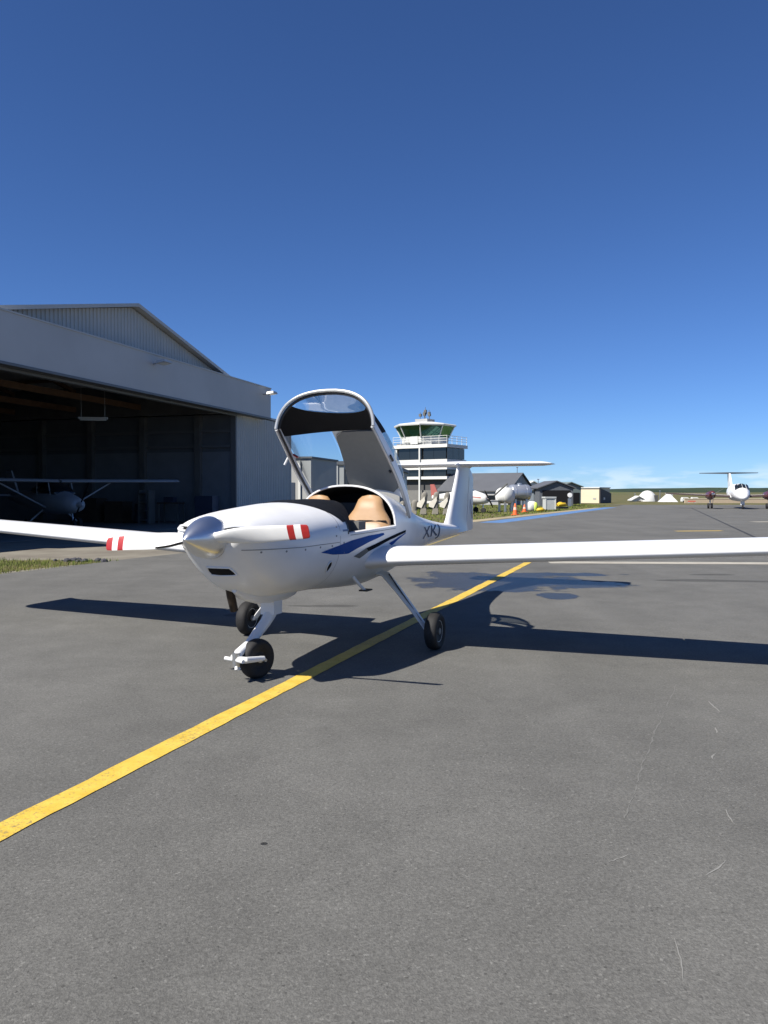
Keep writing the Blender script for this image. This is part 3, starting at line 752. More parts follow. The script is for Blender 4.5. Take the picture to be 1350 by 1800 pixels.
for t in (0, 180):
    ctube('rail', [cpt(a, R(t), -.004)+Vector((0, 0, -.010)) for a in lin(.80, -.46, 16)], .013, M('rail_grey', (.36, .37, .38), .4, .4) if t == 0 else bpy.data.materials['rail_grey'])
    ctube('rail_seal', [cpt(a, R(t), -.020)+Vector((0, 0, .006)) for a in lin(.79, -.44, 16)], .010, black)
# latch, air-vent window and hinge arms
ctube('latch_handle', [cpt(.42, R(176), -.03), cpt(.40, R(176), -.03)+Vector((0, .05, -.02))], .010, red)
ctube('latch_tab', [cpt(.40, 0, .01)+Vector((0, 0, .02)), cpt(.33, 0, .012)+Vector((0, 0, .02))], .013, black)
ctube('latch_tab', [cpt(.42, R(180), .01), cpt(.37, R(180), .05)+Vector((0, 0, -.05))], .011, white)
for sd in (1, -1):
    p0 = rotm @ Vector((-.42, sd*.455, 1.11))
    MB().tube([p0, p0.lerp(Vector((-.55, sd*.40, 1.0)), .5)+Vector((-.01, 0, 0)), Vector((-.52, sd*.38, .98))], .014, 8).build('hinge_arm', metal, CAN, True)
MB().tube([rotm @ cpt(-.2, R(60), -.03), rotm @ cpt(-.2, R(60), -.045)], .016, 12).build('roof_speaker', black, CAN)
# ---- wings
NACA = []
def af(x, t=.14, m_=.025, p_=.4):
    yt = 5*t*(.2969*math.sqrt(max(0, x))-.126*x-.3516*x*x+.2843*x**3-.1036*x**4)
    yc = m_/p_**2*(2*p_*x-x*x) if x < p_ else m_/(1-p_)**2*((1-2*p_)+2*p_*x-x*x)
    return yc+yt, yc-yt
XS = [0, .004, .012, .025, .045, .075, .11, .16, .22, .30, .40, .50, .60, .68, .735]
XT = [.745, .80, .86, .92, .97, 1.0]
def wsec(b, side, xs, chord, le, z, inc=R(2.0), t=.14):
    up = []; lo = []
    for x in xs:
        u_, l_ = af(x, t); up.append((x, u_)); lo.append((x, l_))
    pts = up[::-1]+lo[(1 if xs[0] == 0 else 0):]
    out = []
    for x, y in pts:
        dx, dz = x*chord, y*chord
        out.append(Vector((le-dx*math.cos(inc)-dz*math.sin(inc)*0, side*b, z-dx*math.sin(inc)*1+dz)))
    return out
def wing_tab(b):
    k = (b-.35)/(5.2-.35)
    chord = 1.20-.36*k; le = .475-.12*k; z = .81+(b-.5)*.0555+ (.10*max(0, (b-4.85)/.35)**2)
    return chord, le, z
for sd in (1, -1):
    wg = MB(); bs = [.30, .46, .52, .60, .8, 1.2, 1.8, 2.5, 3.2, 3.9, 4.5, 4.85]
    rr = []
    for b_ in bs:
        ch, le, z = wing_tab(b_)
        fil = max(0, (.80-b_)/.5)                       # root fillet
        rr.append(wsec(b_, sd, XS, ch+.16*fil**2, le+.12*fil**2, z+.0*fil, t=.14+.05*fil**2))
    WG = wg.loft(rr).build('wing', white, AC, True, 40)
    tip = []
    for b_, k in ((4.86, 1), (4.98, .985), (5.08, .95), (5.16, .87), (5.2, .72), (5.215, .5)):
        ch, le, z = wing_tab(b_)
        tip.append(wsec(b_, sd, XS+[.80, .86, .92, .97, 1.0], ch*(.6+.4*k), le-ch*.35*(1-k), z, t=.14*(.25+.75*k)))
    MB().loft(tip).build('wing_tip', white, WG, True, 45)
    for nm, b0, b1 in (('flap', .58, 2.55), ('aileron', 2.57, 4.84)):
        MB().loft([wsec(b_, sd, XT, *wing_tab(b_)) for b_ in lin(b0, b1, 6)]).build(nm, white, WG, True, 40)
    # navigation light at the tip
    ch, le, z = wing_tab(5.1)
    MB().lathe([(.004, .03), (.016, .02), (.02, 0), (.02, -.04)], (le-.16, sd*5.17, z+.02), (1, sd*.4, 0), 10).build('tip_light', M('nav_red', (.4, .02, .02), .2) if sd == 1 else M('nav_green', (.02, .3, .08), .2), WG, True)
# ---- tail
def tsec(le, te, z, th, f0=0., f1=1.):
    ch = le-te; pts = []
    xs = [f0+(f1-f0)*((1-math.cos(math.pi*k/12))/2) for k in range(13)]
    for x in xs[::-1]: pts.append(Vector((le-x*ch, af(x, th, 0)[0]*ch, z)))
    for x in xs[(1 if f0 == 0 else 0):]: pts.append(Vector((le-x*ch, -af(x, th, 0)[0]*ch, z)))
    return pts
fz = [(.86, -3.24), (.95, -3.30), (1.05, -3.385), (1.3, -3.57), (1.55, -3.755), (1.79, -3.90)]
FIN = MB().loft([tsec(le, -4.66, z, .115+.04*max(0, (1.0-z)/.14), 0, .60) for z, le in fz]).build('tail_fin', white, AC, True, 45)
RUD = MB().loft([tsec(le, te, z, .115, .615, 1.0) for z, le, te in ((.85, -3.24, -4.63), (.88, -3.25, -4.67), (1.3, -3.57, -4.68), (1.62, -3.80, -4.68), (1.70, -3.85, -4.60), (1.765, -3.89, -4.48))]).build('rudder', white, AC, True, 45)
MB().lathe([(.02, 0), (.02, .012)], (-4.02, .055, .885), (0, 1, 0), 10).build('tie_down', seam, FIN)
emb = M('faded_emblem', (.55, .57, .60), .4)
# faint leaf-like emblem on the rudder
for (a0, c0, a1, c1) in ((-4.30, 1.02, -4.42, 1.30), (-4.54, 1.02, -4.42, 1.30), (-4.34, 1.10, -4.50, 1.10), (-4.42, 1.30, -4.42, 1.42)):
    MB().tube([(a0, .029, c0), (a1, .029, c1)], .012, 5, .25).build('emblem', emb, RUD)
def stab_sec(b_, side, f0, f1):
    k = abs(b_)/1.25; le = -3.86-.20*k-.10*max(0, (k-.86)/.14)**2; te = -4.64+.05*max(0, (k-.86)/.14)**2
    z = 1.805; s_ = tsec(le, te, 0, .105*(1 if k < .9 else max(.25, 1-((k-.9)/.1)**2*.75)), f0, f1)
    return [Vector((p.x, b_, z+p.y)) for p in s_]
bl = lin(-1.25, 1.25, 40)
STB = MB().loft([stab_sec(b_, 1, 0, .64) for b_ in bl]).build('horizontal_stabilizer', white, AC, True, 45)
MB().loft([stab_sec(b_, 1, .65, 1.0) for b_ in lin(-1.24, 1.24, 30)]).build('elevator', white, STB, True, 45)
MB().lathe([(.004, .34), (.03, .27), (.05, .12), (.055, -.1), (.04, -.35), (.012, -.5)], (-4.1, 0, 1.79), (1, 0, 0), 14).build('bullet_fairing', white, STB, True)
# ---- landing gear
def wheel(loc, axis, r, w, rimr, parent, name='wheel', rm=None):
    wr = empty(name, (0, 0, 0)); wr.parent = parent
    hw = w/2; prof = []
    for k in range(0, 17):
        t = -math.pi*.60+2*math.pi*.60*k/16
        prof.append((r-hw*.62+hw*.62*math.cos(t), hw*math.copysign(abs(math.sin(t))**.8, math.sin(t))))
    prof = [(rimr*.98, -hw*.7), (rimr*1.08, -hw*.86)]+prof+[(rimr*1.08, hw*.86), (rimr*.98, hw*.7)]
    t = MB().lathe(prof, loc, axis, 36); t.build('tyre', rubber, wr, True, 50)
    MB().lathe([(.02, -hw*.5), (rimr*.55, -hw*.45), (rimr*.8, -hw*.62), (rimr, -hw*.72), (rimr, hw*.72), (rimr*.8, hw*.62), (rimr*.55, hw*.45), (.02, hw*.5)], loc, axis, 28).build('rim', rm or whitep, wr, True, 40)
    ax = Vector(axis).normalized()
    MB().lathe([(.028, -hw*.85), (.03, 0), (.028, hw*.85)], loc, axis, 14).build('hub', metal, wr, True, 40)
    u = ax.cross(Vector((0,0,1))).normalized(); v = ax.cross(u)
    for k in range(6):
        q_ = Vector(loc)+(u*math.cos(k*1.047)+v*math.sin(k*1.047))*rimr*.68
        for s_ in (1, -1): MB().tube([q_+ax*s_*hw*.40, q_+ax*s_*hw*.62], .007, 6).build('bolt', metal, wr)
    return wr
for sd in (1, -1):
    pts = [(-.06, sd*.30, .66), (-.04, sd*.45, .645), (.0, sd*.60, .50), (.035, sd*.76, .33), (.05, sd*.86, .21), (.055, sd*.895, .16)]
    rr = []
    for i, p in enumerate(pts):
        p = Vector(p); t = (Vector(pts[min(i+1, 5)])-Vector(pts[max(i-1, 0)])).normalized(); n_ = t.cross(Vector((1, 0, 0))).normalized()
        w = [.10, .095, .075, .06, .05, .045][i]; h_ = [.022, .022, .019, .017, .016, .016][i]
        rr.append([p+Vector((w*math.cos(a), 0, 0))+n_*h_*math.sin(a) for a in [2*math.pi*k/14 for k in range(14)]])
    LG = MB().loft(rr).build('main_leg', white, AC, True, 50)
    MB().tube([(.0, sd*.50, .655), (.03, sd*.63, .50), (.07, sd*.84, .25)], .006, 6).build('brake_line', black, LG, True)
    MB().tube([(.055, sd*.87, .167), (.055, sd*1.0, .167)], .02, 10).build('axle', metal, LG)
    MB().box(.0, .06, sd*.895-.010, sd*.895+.010, .20, .25).build('brake_caliper', black, LG)
    wheel((.055, sd*.965, .167), (0, 1, 0), .167, .115, .096, AC)
# nose leg: bent tube, castering fork and wheel
NG = MB().tube([(1.25, 0, .62), (1.26, 0, .52), (1.285, 0, .44), (1.36, 0, .385), (1.60, 0, .255), (1.745, 0, .215), (1.77, 0, .19)], [.058, .055, .05, .043, .036, .034, .03], 16).build('nose_leg', white, AC, True, 60)
MB().box(1.20, 1.33, -.06, .06, .44, .58).build('leg_bracket', white, NG)
piv = Vector((1.775, 0, .175))
ang = R(17); trail = Vector((-math.cos(ang), math.sin(ang), 0)); sidev = Vector((math.sin(ang), math.cos(ang), 0))
wc = piv+trail*.20; wc.z = .15
FK = MB().tube([piv+Vector((0, 0, .05)), piv-Vector((0, 0, .05))], .03, 14).build('castor_pivot', metal, NG, True)
for s_ in (1, -1):
    MB().tube([piv+sidev*s_*.02, piv+sidev*s_*.075+trail*.03, wc+sidev*s_*.078+Vector((0,0,.01))], [.022, .02, .016], 10, 1.2).build('fork_arm', whitep if s_ == 1 else whitep, FK, True)
    MB().tube([piv+sidev*s_*.02-trail*.01, piv+sidev*s_*.10-trail*.02], .014, 10).build('tow_lug', whitep, FK, True)
MB().tube([wc-sidev*.10, wc+sidev*.10], .013, 10).build('axle', metal, FK)
for dx, dz in ((.03, -.07), (-.01, -.075)): MB().tube([piv+Vector((0, 0, -.02)), piv+Vector((dx, .02, dz))], .012, 8).build('fork_brace', whitep, FK)
wheel(wc, sidev, .15, .10, .06, AC, rm=black)
# boarding step
ST_ = MB().tube([(.58, .40, .68), (.50, .43, .60), (.45, .45, .555)], .014, 8).build('step_tube', white, AC, True)
MB().box(.36, .48, .41, .49, .545, .557).build('step_pad', black, ST_)
# ---- propeller
PR = empty('propeller', (2.12, 0, 1.09)); PR.parent = AC
spn = [(.148, -.02), (.148, .0), (.144, .03), (.134, .07), (.116, .115), (.092, .16), (.064, .205), (.036, .243), (.016, .265), (.003, .273)]
MB().lathe(spn, (0, 0, 0), (1, 0, 0), 40).build('spinner', chrome, PR, True, 40)
MB().lathe([(.150, -.03), (.150, -.02), (.10, -.02)], (0, 0, 0), (1, 0, 0), 40).build('spinner_plate', metal, PR)
BLX = Vector((.07, 0, 0))
whiteb = M('white_blade', (.74, .74, .72), .35, var=.05, vscale=10)
TILT = R(4.3)
def blade(sgn):
    def bsec(r):
        ch = interp([(.10, .085), (.16, .10), (.25, .122), (.40, .125), (.60, .108), (.75, .10), (.79, .095), (.816, .086), (.822, .065)], r)[0]
        tw = R(interp([(.10, 48), (.25, 36), (.5, 22), (.84, 14)], r)[0]); th = interp([(.10, .05), (.25, .03), (.5, .016), (.842, .006)], r)[0]
        out = []
        for k in range(20):
            t = 2*math.pi*k/20; c = math.cos(t)*ch/2; n_ = math.sin(t)*th/2*(1.2 if math.sin(t) > 0 else .5)
            # blade frame: radial y, chord mostly z with twist into x
            out.append(Vector((c*math.sin(tw)+n_*math.cos(tw), sgn*r, sgn*(c*math.cos(tw)-n_*math.sin(tw)))))
        return [BLX + Matrix.Rotation(TILT, 3, 'X') @ p for p in out]
    def seg(r0, r1, n, m_, nm, par): return MB().loft([bsec(r) for r in lin(r0, r1, n)]).build(nm, m_, par, True, 50)
    bl_ = seg(.10, .668, 16, whiteb, 'blade', PR)
    seg(.668, .718, 3, red, 'tip_stripe', PR); seg(.718, .768, 3, whiteb, 'tip_band', PR); seg(.768, .822, 8, red, 'tip_stripe', PR)
    # thin black strip along the root part of one edge, one blade only
    st = []
    for r in lin(.13, .36, 8):
        s_ = bsec(r); st.append((s_[1]*.55+s_[2]*.45)+Vector((.006, 0, 0)))
    if sgn < 0: MB().tube(st, .009, 6, .8).build('edge_strip', matblack, PR)
blade(1); blade(-1)

# ================================================================== BACKGROUND
greywall = M('pale_grey_wall', (.33, .335, .33), .7, var=.08, vscale=.6)  # plain pale grey wall colour, shared by several buildings
twhite = M('tower_white', (.58, .585, .56), .6, var=.06, vscale=.8)
tglass = GLASS('tower_glass', (.05, .18, .14), .16, (.35, .75, .62))
dkglass = M('dark_window', (.012, .015, .018), .08, spec=.6)
greyroof = M('grey_roof_sheet', (.095, .10, .11), .6, var=.08, vscale=.7)
creamw = M('cream_render', (.62, .55, .40), .7, var=.05, vscale=.5)
greenish = M('green_grey_sheet', (.16, .20, .19), .6, var=.08, vscale=.5)
darkvoid = M('dark_opening', (.015, .015, .017), .9, spec=.1)
# ---- control tower
TW = empty('control_tower', (PX(785, 95), 95, 0), R(-35), 'white control tower with green glass cab behind the aircraft tail', 'control tower')
def slab(z0, z1, x0=-7.6, x1=.12, y0=-.12, y1=4.7, name='floor_slab', mat=twhite): return BX(name, mat, TW, x0, x1, y0, y1, z0, z1)
BX('core_wall', M('core_dark', (.06, .06, .062), .8), TW, -7.2, -.35, .5, 4.6, 0, 6.97)
slab(6.95, 7.35, -7.8, .2, -.25, 4.9); slab(4.65, 5.5); slab(4.25, 4.48, -7.7, .16, -.2, 4.8); slab(3.05, 3.4)
BX('base_wall', M('base_grey', (.15, .15, .14), .8, var=.1), TW, -7.0, -.3, .25, 4.5, 0, 1.7)
BX('corner_pier', twhite, TW, -7.62, -7.25, -.1, .4, 0, 6.94)
for i in range(4):
    x0 = -7.2+i*1.76
    BX('window', dkglass, TW, x0+.015, x0+1.745, .12, .16, 5.52, 6.93)
    BX('window', dkglass, TW, x0+.015, x0+1.745, .12, .16, 3.42, 4.23)
for i in range(3):
    y0 = .25+i*1.45
    BX('window', M('dusty_window', (.05, .045, .04), .2) if i == 0 else bpy.data.materials['dusty_window'], TW, -.14, -.10, y0+.02, y0+1.43, 5.55, 6.9)
    BX('window', bpy.data.materials['dusty_window'], TW, -.14, -.10, y0+.02, y0+1.43, 3.45, 4.2)
for x in (-3.75,): BX('column', twhite, TW, x-.09, x+.09, -.32, -.14, 0, 6.94)
# deck railing
for z in (7.75, 8.05, 8.35): MB().tube([(-7.75, -.2, z), (.15, -.2, z), (.15, 4.8, z)], .03, 5).build('rail', twhite, TW)
for i in range(8):
    x = -7.75+i*1.128; BX('rail_post', twhite, TW, x-.02, x+.02, -.22, -.18, 7.35, 8.4)
for i in range(1, 5): BX('rail_post', twhite, TW, .13, .17, -.2+i*1.22, -.16+i*1.22, 7.35, 8.4)
BX('notice_board', twhite, TW, -5.1, -4.0, -.28, -.23, 7.45, 8.4)
# glass cab
cx, cy = -4.75, 2.6
def octo(r, z, k): t = math.pi/8+k*math.pi/4; return Vector((cx+r*math.cos(t), cy+r*math.sin(t), z))
BX('cab_plinth', greywall, TW, cx-2.6, cx+2.6, cy-2.6, cy+2.6, 7.35, 7.6)
for k in range(8):
    a, b, c, d = octo(3.0, 7.6, k), octo(3.0, 7.6, k+1), octo(3.05, 8.35, k+1), octo(3.05, 8.35, k)
    mesh('cab_dado', [a, b, c, d], [(0, 1, 2, 3)], twhite, TW)
    a, b, c, d = octo(3.02, 8.37, k), octo(3.02, 8.37, k+1), octo(3.75, 9.72, k+1), octo(3.75, 9.72, k)
    mesh('cab_pane', [a, b, c, d], [(0, 1, 2, 3)], tglass, TW)
    mesh('soffit_panel', [octo(3.7, 9.70, k), octo(3.7, 9.70, k+1), octo(.05, 9.70, k+1), octo(.05, 9.70, k)], [(0, 1, 2, 3)], darkin, TW)
    MB().tube([octo(3.05, 8.3, k), octo(3.80, 9.76, k)], .075, 6).build('mullion', twhite, TW)
rfb = MB().loft([[octo(4.0, 9.74, k) for k in range(8)], [octo(4.05, 9.9, k) for k in range(8)], [octo(3.9, 10.0, k) for k in range(8)], [octo(1.6, 10.35, k) for k in range(8)]]).build('cab_roof', twhite, TW)
MB().prism([(cx+1.0*math.cos(k*1.047), cy+1.0*math.sin(k*1.047)) for k in range(6)], 8.4, 8.9).build('console', darkin, TW)
BX('roof_house', greywall, rfb, cx-.9, cx+.9, cy-.9, cy+.9, 10.3, 10.75)
for dx, dy, h in ((-.7, 0, 1.0), (-.3, .4, 1.3), (.1, -.3, 1.1), (.5, .2, 1.25), (.8, -.2, .9), (0, .1, 1.6)):
    MB().tube([(cx+dx, cy+dy, 10.7), (cx+dx, cy+dy, 10.7+h)], .035, 5).build('antenna', darkin, rfb)
    MB().box(cx+dx-.16, cx+dx+.16, cy+dy-.12, cy+dy+.12, 10.7+h*.45, 10.7+h*.8).build('antenna_head', darkin, rfb)
# ---- grey workshop seen through the canopy, between hangar and tower
WSd = 64
WS = empty('workshop', (PX(560, WSd), WSd, 0), R(-6), 'flat-roofed pale grey workshop behind the cockpit, beyond the hangar', 'workshop')
BX('wall', greywall, WS, -1.9, 2.1, 0, 9, 0, PZ(815, WSd)-.1)
BX('wall', greywall, WS, 2.1, 6.6, .8, 9, 0, PZ(826, WSd)-.1)
BX('roof', greyroof, WS, -2.0, 2.2, -.15, 9.1, PZ(815, WSd)-.1, PZ(813, WSd)+.1)
BX('roof', greyroof, WS, 2.2, 6.8, .65, 9.1, PZ(826, WSd)-.1, PZ(824, WSd)+.1)
BX('window', dkglass, WS, .35, .8, -.02, .0, 2.4, 3.1)
BX('roller_door', M('door_grey', (.10, .105, .105), .7), WS, 2.3, 4.6, .77, .8, .0, 2.9)
for x in (-1.7, -.4, 1.5): BX('pilaster', M('pilaster', (.42, .42, .41), .7) if x < -1.6 else bpy.data.materials['pilaster'], WS, x-.12, x+.12, -.1, 0, 0, 3.6)
LBd = 70
LB = empty('low_building', (PX(655, LBd), LBd, 0), R(-4), 'low grey building left of the control tower base', 'building')
BX('wall', M('olive_wall', (.17, .17, .155), .8, var=.15, vscale=.5), LB, -3.3, 2.2, 0, 6, 0, 2.35)
BX('roof', M('pale_roof', (.40, .40, .385), .6), LB, -3.5, 2.4, -.4, 6.2, 2.35, 2.7)
for x in (-2.2, -.6, 1.0): BX('window', dkglass, LB, x-.45, x+.45, -.02, 0, 1.1, 2.0)
ANd = 46
AN = empty('hangar_annex', (PX(520, ANd), ANd, 0), R(-14), 'narrow grey annex with dark doorway beside the hangar end wall', 'annex')
BX('wall', greywall, AN, -.9, .95, 0, 5, 0, PZ(806, ANd))
BX('door', M('navy_door', (.03, .045, .075), .5), AN, -.45, -.05, -.03, 0, 0, 2.0)
BX('downpipe', twhite, AN, .18, .32, -.1, -.01, 0, PZ(810, ANd))
BX('roof', greyroof, AN, -1.0, 1.05, -.1, 5.1, PZ(806, ANd), PZ(804, ANd)+.04)
# ---- row of grey posts with pale slanted boards below the tower
postm = M('weathered_post', (.20, .19, .165), .9, var=.2, vscale=6)
boardm = M('pale_board', (.74, .70, .60), .8, var=.1, vscale=4)
PD = 50
posts = [(706, 880), (727, 878), (744, 864), (765, 864), (784, 865)]
names = ['half hidden post with pale slanted board nearest the cockpit arch', 'short grey post without board, second from the cockpit arch', 'grey post with pale board in the middle of the row below the tower',
         'grey post with broad pale board, second from the fin', 'grey post with pale board closest to the tail fin']
for (u, vt_), lab in zip(posts, names):
    r = empty('boundary_post', (PX(u, PD), PD, -.02), 0, lab, 'post', 'posts in a row below the control tower')
    h_ = PZ(vt_, PD)
    MB().loft([[Vector((.20*math.cos(t)*w+dx, .10*math.sin(t)*w, z)) for t in [2*math.pi*k/10 for k in range(10)]] for z, w, dx in ((0, 1.1, 0), (h_*.3, .9, .02), (h_*.6, .95, .05), (h_*.85, 1.0, .08), (h_*.96, .75, .1), (h_, .3, .1))]).build('post', postm, r, True, 50)
    if u != 727:
        MB().add([(-.42, -.14, h_*.36), (-.12, -.14, h_*.30), (.10, -.14, h_*.62), (.08, -.14, h_*.80), (-.06, -.14, h_*.70), (-.40, -.14, h_*.52)]+[(-.42, -.10, h_*.36), (-.12, -.10, h_*.30), (.10, -.10, h_*.62), (.08, -.10, h_*.80), (-.06, -.10, h_*.70), (-.40, -.10, h_*.52)],
                 [(0,1,2,3,4,5), (6,7,8,9,10,11)]+[(i, (i+1) % 6, (i+1) % 6+6, i+6) for i in range(6)]).build('slanted_board', boardm, r)
    MB().box(-.17, .18, -.12, -.09, .05, h_*.28).build('base_plate', M('post_base', (.27, .25, .21), .9) if u == 706 else bpy.data.materials['post_base'], r)
# ---- helper: simple gabled shed, ridge along local y
def shed(name, u, d, w, depth, eave, ridge, rz, wall, roof, label, cat, door=None, group=None, z0=0):
    r = empty(name, (PX(u, d), d, z0), rz, label, cat, group); hw = w/2
    MB().add([(-hw,0,0),(hw,0,0),(hw,0,eave),(0,0,ridge),(-hw,0,eave),(-hw,depth,0),(hw,depth,0),(hw,depth,eave),(0,depth,ridge),(-hw,depth,eave)],
             [(0,1,2,3,4),(5,6,7,8,9),(0,4,9,5),(1,2,7,6)]).build('wall', wall, r)
    o_ = .25; sl_ = (ridge-eave)/hw
    for sg in (-1, 1):
        MB().add([(0,-o_,ridge+.04),(sg*(hw+o_),-o_,eave-sl_*o_+.04),(sg*(hw+o_),depth+o_,eave-sl_*o_+.04),(0,depth+o_,ridge+.04),
                  (0,-o_,ridge+.14),(sg*(hw+o_),-o_,eave-sl_*o_+.14),(sg*(hw+o_),depth+o_,eave-sl_*o_+.14),(0,depth+o_,ridge+.14)],
                 [(0,1,2,3),(4,5,6,7),(0,1,5,4),(1,2,6,5),(2,3,7,6),(3,0,4,7)]).build('roof_slope', roof, r)
    if door: BX('door_opening', darkvoid, r, door[0], door[1], -.03, -.005, 0, door[2])
    return r
# dark grey-roofed hangar: long roof facing us, gable to the right
gh = shed('storage_hangar', 916, 92, 9.5, 8.5, PZ(866, 92)+.2, PZ(833, 92), R(62), greywall, greyroof, 'long grey-roofed hangar just right of the tail fin', 'hangar')
for i in range(2): BX('window', dkglass, gh, -4.78, -4.76, 1.5+i*2.9, 3.1+i*2.9, .5, 1.1)
shed('white_shed', 937, 100, 4.2, 8, PZ(861, 100), PZ(847, 100), R(20), twhite, twhite, 'small white shed behind the silver fuel tank', 'shed', (-1.2, 1.0, 1.2))
shed('tarp_shelter', 978, 82, 3.6, 4.5, PZ(858, 82), PZ(847, 82), R(4), M('tarp_grey', (.10, .11, .125), .6, var=.1), greyroof, 'dark open shelter with peaked grey roof behind the pale bin', 'shelter', (-1.5, 1.5, 1.65))
shed('grey_lean_to', 958, 84, 2.6, 4, PZ(862, 84), PZ(856, 84), R(10), M('tarp_blue_grey', (.16, .185, .21), .6, var=.1), M('tarp_roof', (.13, .15, .17), .6), 'low blue-grey shelter joined to the left of the dark shelter', 'shelter')
shed('green_shed', 1003, 96, 2.8, 6, PZ(856, 96), PZ(849, 96), R(14), greenish, greenish, 'green-grey shed with dark doorway beside the cream building', 'shed', (-.1, 1.2, 1.4))
# cream building with dark gable end
CBd = 104
CB = empty('cream_building', (PX(1053, CBd), CBd, 0), R(-32), 'cream rendered building with dark gable end at the far apron edge', 'building')
BX('wall', creamw, CB, -3.2, 0, 0, 5, 0, PZ(858, CBd))
BX('roof', twhite, CB, -3.3, .1, -.15, 5.1, PZ(858, CBd), PZ(857, CBd)+.05)
BX('vent', greywall, CB, -.8, -.4, -.03, -.004, .5, .7)
MB().add([(.02, 0, 0), (.02, 5.2, 0), (.02, 5.2, 1.3), (.02, 0, PZ(858, CBd)), (.16, 0, 0), (.16, 5.2, 0), (.16, 5.2, 1.3), (.16, 0, PZ(858, CBd))],
         [(0,1,2,3),(4,5,6,7),(0,1,5,4),(1,2,6,5),(2,3,7,6),(3,0,4,7)]).build('dark_gable', M('dark_cladding', (.05, .045, .045), .7), CB)
BX('side_window', twhite, CB, .165, .18, 1.5, 2.2, .45, .75)
# ---- fuel tanks beside the grass
silver = M('silver_tank', (.36, .39, .44), .3, .55, var=.06, vscale=2)
def tank(u, d, r_, L_, zc, rz, mat, label):
    t = empty('fuel_tank', (PX(u, d), d, 0), rz, label, 'tank', 'fuel tanks beside the grass')
    MB().lathe([(.05, -L_/2-.22), (r_*.6, -L_/2-.16), (r_*.92, -L_/2-.05), (r_, -L_/2+.05), (r_, L_/2-.05), (r_*.92, L_/2+.05), (r_*.6, L_/2+.16), (.05, L_/2+.22)], (0, 0, zc), (1, 0, 0), 26).build('shell', mat, t, True, 45)
    for x in (-L_*.32, L_*.32):
        MB().box(x-.08, x+.08, -r_*.6, -r_*.45, 0, zc-r_*.55).build('leg', metal, t); MB().box(x-.08, x+.08, r_*.45, r_*.6, 0, zc-r_*.55).build('leg', metal, t)
        MB().lathe([(r_+.012, -.04), (r_+.012, .04)], (x, 0, zc), (1, 0, 0), 26).build('band', mat, t, True)
    MB().lathe([(.16, 0), (.16, .12), (.1, .14)], (0, 0, zc+r_-.02), (0, 0, 1), 12).build('hatch', mat, t)
    return t
tank(913, 58, .60, 1.35, PZ(866, 58), R(12), silver, 'silver fuel tank on legs in front of the grey-roofed hangar')
tank(888, 57, .58, .9, PZ(871, 57), R(-52), twhite, 'white round-ended tank left of the silver fuel tank')
MB_ = MB().tube([(PX(869, 55), 55, PZ(871, 55)), (PX(894, 55), 55.6, PZ(850, 55))], .06, 6)
tag(MB_.build('loading_boom', M('boom_grey', (.10, .10, .09), .6)), 'dark slanted loading boom above the white tank', 'boom')
# ---- red and white light aircraft, half hidden by the fin
RA = empty('parked_red_aircraft', (PX(836, 54), 54, 0), R(-38), 'red and white parked light aircraft half hidden behind the tail fin', 'light aircraft')
redp = M('dusty_red', (.33, .10, .085), .5, var=.1)
def ring(a, w, h, zc, n=16): return [Vector((a, w*math.cos(2*math.pi*k/n), zc+h*math.sin(2*math.pi*k/n))) for k in range(n)]
MB().loft([ring(.98, .12, .12, .95), ring(.9, .3, .28, .95), ring(.6, .42, .38, .98), ring(0, .5, .5, 1.05), ring(-1.2, .45, .48, 1.08), ring(-3.6, .12, .16, 1.05)]).build('fuselage', twhite, RA, True, 60)
MB().loft([ring(.95, .2, .12, 1.0), ring(.6, .432, .16, 1.04), ring(0, .512, .18, 1.1), ring(-1.2, .462, .16, 1.12)]).build('red_band', redp, RA, True, 60)
MB().lathe([(.11, .95), (.1, 1.08), (.06, 1.18), (.01, 1.24)], (0, 0, .95), (1, 0, 0), 14).build('spinner', black, RA, True)
for s_ in (1, -1): MB().tube([(1.06, 0, .95), (1.06, s_*.35, .95-s_*.35), (1.05, s_*.55, .95-s_*.6)], [.05, .075, .03], 6, .35).build('propeller_blade', black, RA, True)
MB().box(-1.5, -.2, -4.4, 4.4, .72, .84).build('wing', twhite, RA)
MB().loft([ring(-.1, .35, .1, 1.45), ring(-.6, .42, .32, 1.45), ring(-1.3, .36, .25, 1.42), ring(-1.8, .2, .08, 1.35)]).build('canopy', dkglass, RA, True, 60)
for y in (-1.1, 1.1):
    MB().tube([(-.7, y, .75), (-.65, y, .25)], .04, 6).build('leg', metal, RA); MB().lathe([(.08, -.06), (.2, -.05), (.2, .05), (.08, .06)], (-.65, y, .2), (0, 1, 0), 14).build('wheel', rubber, RA)
MB().tube([(.6, 0, .6), (.62, 0, .25)], .04, 6).build('leg', metal, RA); MB().lathe([(.08, -.06), (.18, -.05), (.18, .05), (.08, .06)], (.62, 0, .18), (0, 1, 0), 14).build('wheel', rubber, RA)
MB().add([(-3.0, -.03, 1.1), (-3.7, -.03, 1.1), (-3.8, -.03, 2.0), (-3.45, -.03, 2.0), (-3.0, .03, 1.1), (-3.7, .03, 1.1), (-3.8, .03, 2.0), (-3.45, .03, 2.0)], [(0,1,2,3),(4,5,6,7),(0,1,5,4),(1,2,6,5),(2,3,7,6),(3,0,4,7)]).build('tail_fin', redp, RA)
